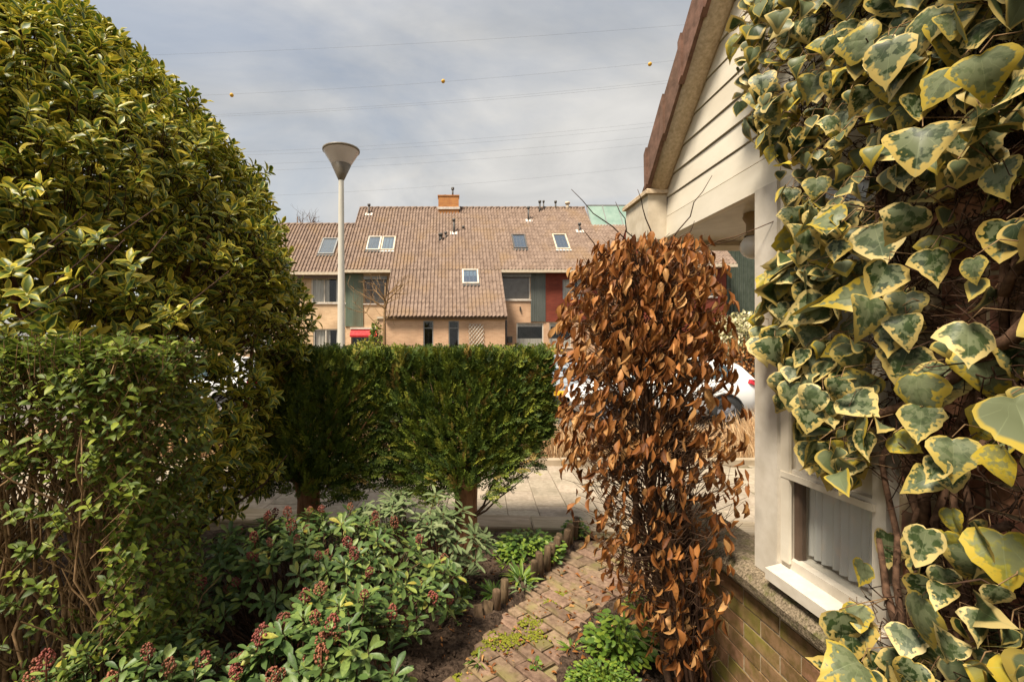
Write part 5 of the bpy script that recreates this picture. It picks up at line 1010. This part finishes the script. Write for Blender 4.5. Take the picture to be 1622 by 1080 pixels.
rosette('weed', 'narrow-leaved seedling on the bare soil', 742, 912, 'strap', MT['rhodo'], 22, .09, .08, .02)
rosette('weed', 'pale grassy tuft on the bare soil in front of the ground cover', 800, 895, 'strap', MT['weed'], 24, .07, .06, .03)
rosette('weed', 'dark whorled seedling at the bed edge above the path', 708, 985, 'rhodo', MT['skimmia'], 16, .11, .08, .02)
rosette('weed', 'grassy weed growing from a path joint near the middle', 905, 1030, 'strap', MT['weed'], 18, .065, .05, .015)
rosette('weed', 'thin weed in a joint at the lower left of the path', 757, 1050, 'strap', MT['weed'], 10, .07, .05, .012)
rosette('weed', 'tiny weed in a path joint near the beech', 846, 1052, 'weed', MT['weed'], 12, .028, .02, .03)
rosette('ground_cover', 'leafy green clump at the foot of the dead beech', 985, 1040, 'weed', MT['weed'], 330, .044, .24, .17, None, -.06, 200)
rosette('ground_cover', 'feathery bright green clump at the bottom edge of the picture', 955, 1095, 'weed', MT['weed'], 900, .020, .12, .17, None, -.06, 150)
rosette('ground_cover', 'darker leaves close against the beech stems', 1030, 1000, 'weed', MT['privet'], 200, .036, .30, .13, None, -.06, 100)
ms = MB()
for k in range(900):
    cxp, cyp, sp = random.choice(((770, 1012, 26), (795, 1018, 22), (850, 1005, 18), (815, 1010, 16), (870, 955, 14), (840, 985, 16), (720, 1070, 18), (745, 1030, 14), (885, 940, 10))); px, py = random.gauss(cxp, sp * .6), random.gauss(cyp, sp * .3); y = F * (H + .05) / (py - PY); x = PXX(px, y)
    if in_path(x, y, .02): q = random.uniform(.002, .0075); ms.blob((x, y, -.050), (q * 1.4, q * 1.4, q * .6), 5, 4)
tag(ms.build('moss', MT['moss']), 'yellow-green moss cushions on the path bricks', 'moss', kind='stuff')
cd = MB()
for k in range(4200):
    x, y = random.uniform(-.9, 1.2), random.uniform(1.9, 3.7)
    if in_path(x, y, -.02) or x > D - .1: continue
    q = random.uniform(.002, .012) * random.random() + .0025; cd.blob((x, y, soil_z(x, y) + random.uniform(-.003, .008)), (q * random.uniform(.8, 1.5), q * random.uniform(.8, 1.5), q), 5, 3)
tag(cd.build('soil_clods', MT['soil']), 'loose dark soil crumbs on the garden bed', 'soil', kind='stuff')
lt = Leaves('beech')
for k in range(420):
    if k < 120: px, py = random.uniform(880, 1160), random.uniform(900, 1075)
    else: px, py = random.uniform(690, 960), random.uniform(880, 1070)
    y = F * (H + .05) / (py - PY); x = PXX(px, y)
    if x > D - .12: continue
    lt.add((x, y, soil_z(x, y) + .012 if not in_path(x, y) else -.044), (random.gauss(0, 1), random.gauss(0, 1), .05), (random.gauss(0, .3), random.gauss(0, .3), 1), random.uniform(.025, .06) if k < 120 else random.uniform(.010, .034))
rt = thing('fallen_leaves', 'scattered dead brown leaves lying on soil and path', 'leaves', (.9, 2.4, -.05)); rt['kind'] = 'stuff'; lt.build(rt, MT['beech'], 0, 'leaf_litter')
# ------------------------------------------------------------------ dry grass verge before the cars
gv = Leaves('blade')
for k in range(26000):
    x = random.uniform(-8.5, 6.5); y = random.uniform(6.35, 7.55); h = random.uniform(.35, .78) * (.75 + .25 * math.sin(x * 2.1) * math.sin(x * .7 + 1)); gv.add((x, y, -.09), (random.gauss(0, .22), random.gauss(0, .2), 1), (random.gauss(0, .5), -1, random.gauss(0, .3)), h)
gr_ = thing('dry_grass', 'strip of dry straw-coloured grass between pavement and parked cars', 'grass', (0, 6.9, -.1)); gr_['kind'] = 'stuff'; gv.build(gr_, MT['straw'], 0, 'blades')
rosette('verge_plant', 'yellow-green weed at the foot of the dry grass by the hedge end', 885, 722, 'weed', MT['yellowbush'], 60, .06, .14, .16, None, 0.0, 0)
rosette('verge_plant', 'yellow-green weeds at the kerb beside the window post', 1196, 716, 'weed', MT['yellowbush'], 60, .05, .10, .22, None, 0.0, 0)
# ------------------------------------------------------------------ shrubs and trees across the street
def bush(name, label, c, rad, n, size, mat, stem=True):
    root = thing(name, label, 'shrub', (c[0], c[1], -.1)); lv = Leaves('weed')
    for k in range(n):
        d = rdir(); q = random.uniform(.55, 1.08); p = np.array(c) + d * np.array(rad) * q
        if p[2] < 0: continue
        lv.add(p, d + RNG.normal(size=3) * .7, d + RNG.normal(size=3) * .5, size * random.uniform(.7, 1.3))
    lv.build(root, mat, 0, 'crown'); m = MB()
    for k in range(9): d = rdir(); m.tube(wiggle((c[0], c[1], -.1), (c[0] + d[0] * rad[0] * .7, c[1] + d[1] * rad[1] * .7, c[2] + abs(d[2]) * rad[2] * .6), 4, .06), [.03, .025, .02, .014, .008], 5)
    m.build('stems', MT['twig'], root); return root
bush('shrub', 'yellow-green shrub right of the lamp post above the hedge', (*P(578, 566, 15)[:2], 1.15), (.55, .5, .62), 900, .10, MT['yellowbush'])
bush('shrub', 'dark green climbing shrub at the left corner of the tan brick front', (*P(596, 545, 20.8)[:2], 1.6), (.32, .3, 1.1), 500, .13, MT['privet'])
bush('shrub', 'amber-coloured shrub above the right end of the conifer hedge', (*P(868, 552, 16)[:2], 1.05), (.55, .5, .62), 800, .09, MT['amber'])
bush('shrub', 'cream flowering shrub in front of the dark green building', (*P(1178, 522, 15.5)[:2], 1.95), (.95, .7, .75), 2200, .11, MT['creambush'])
bush('shrub', 'low rust-brown shrub under the cream flowering shrub', (*P(1190, 545, 15)[:2], .95), (1.1, .5, .62), 1100, .09, MT['beech'])
def bare_tree(label, base, height, spread, mat, r0, levels=4, seed=3, name='bare_tree', trunk_h=.4, knobby=False):
    root = thing(name, label, 'tree', base); rg = random.Random(seed); mt = MB(); br = MB(); b0 = Vector(base); th = b0 + Vector((.02, 0, height * trunk_h)); top = b0 + Vector((0.05, 0, height * .93))
    mt.tube([b0, b0.lerp(th, .5) + Vector((.02, 0, 0)), th, th.lerp(top, .5), top], [r0, r0 * .85, r0 * .75, r0 * .5, r0 * .2], 8); mt.build('trunk', MT[mat], root)
    def grow(p, d, L, r_, lev):
        q = p; pts = [p]; dd = d.copy()
        for i in range(4): dd = (dd + Vector((rg.gauss(0, .18), rg.gauss(0, .18), .10 + rg.gauss(0, .10)))).normalized(); q = q + dd * L / 4; pts.append(q)
        br.tube(pts, [r_, r_ * .85, r_ * .7, r_ * .6, r_ * .45], 5 if lev < 2 else 4, False)
        if lev >= levels: return
        for _ in range(rg.choice((3, 4)) if lev else 4):
            k_ = rg.randint(1, 4); nd = (dd + Vector((rg.gauss(0, .7), rg.gauss(0, .7), rg.gauss(0, .45)))).normalized(); grow(pts[k_], nd, L * rg.uniform(.5, .72), r_ * .5, lev + 1)
    for k in range(8):
        a = 6.28 * k / 8 + rg.uniform(-.3, .3); t = rg.uniform(0, .8); grow(th.lerp(top, t), Vector((math.cos(a), math.sin(a) * .7, .35 + rg.uniform(-.1, .4))).normalized(), spread * (1 - .45 * t) * rg.uniform(.7, 1.0), r0 * .42, 1)
    br.build('crown', MT[mat], root, 'stuff'); return root
bare_tree('small bare tree with spreading mossy branches in front of the long tiled roof', (*P(608, 560, 16)[:2], -.12), 4.2, 1.25, 'privetstem', .075, 3, 5, trunk_h=.52)
for (px, y, hgt, sd_, lab) in ((470, 36, 12.7, 8, 'bare pinkish treetop behind the low roof, nearest the holly'), (500, 39, 12.9, 9, 'bare treetop behind the low roof, just left of the lamp post')):
    bare_tree(lab, (PXX(px, y), y, -.12), hgt, 2.8, 'twig', .16, 4, sd_, trunk_h=.5)
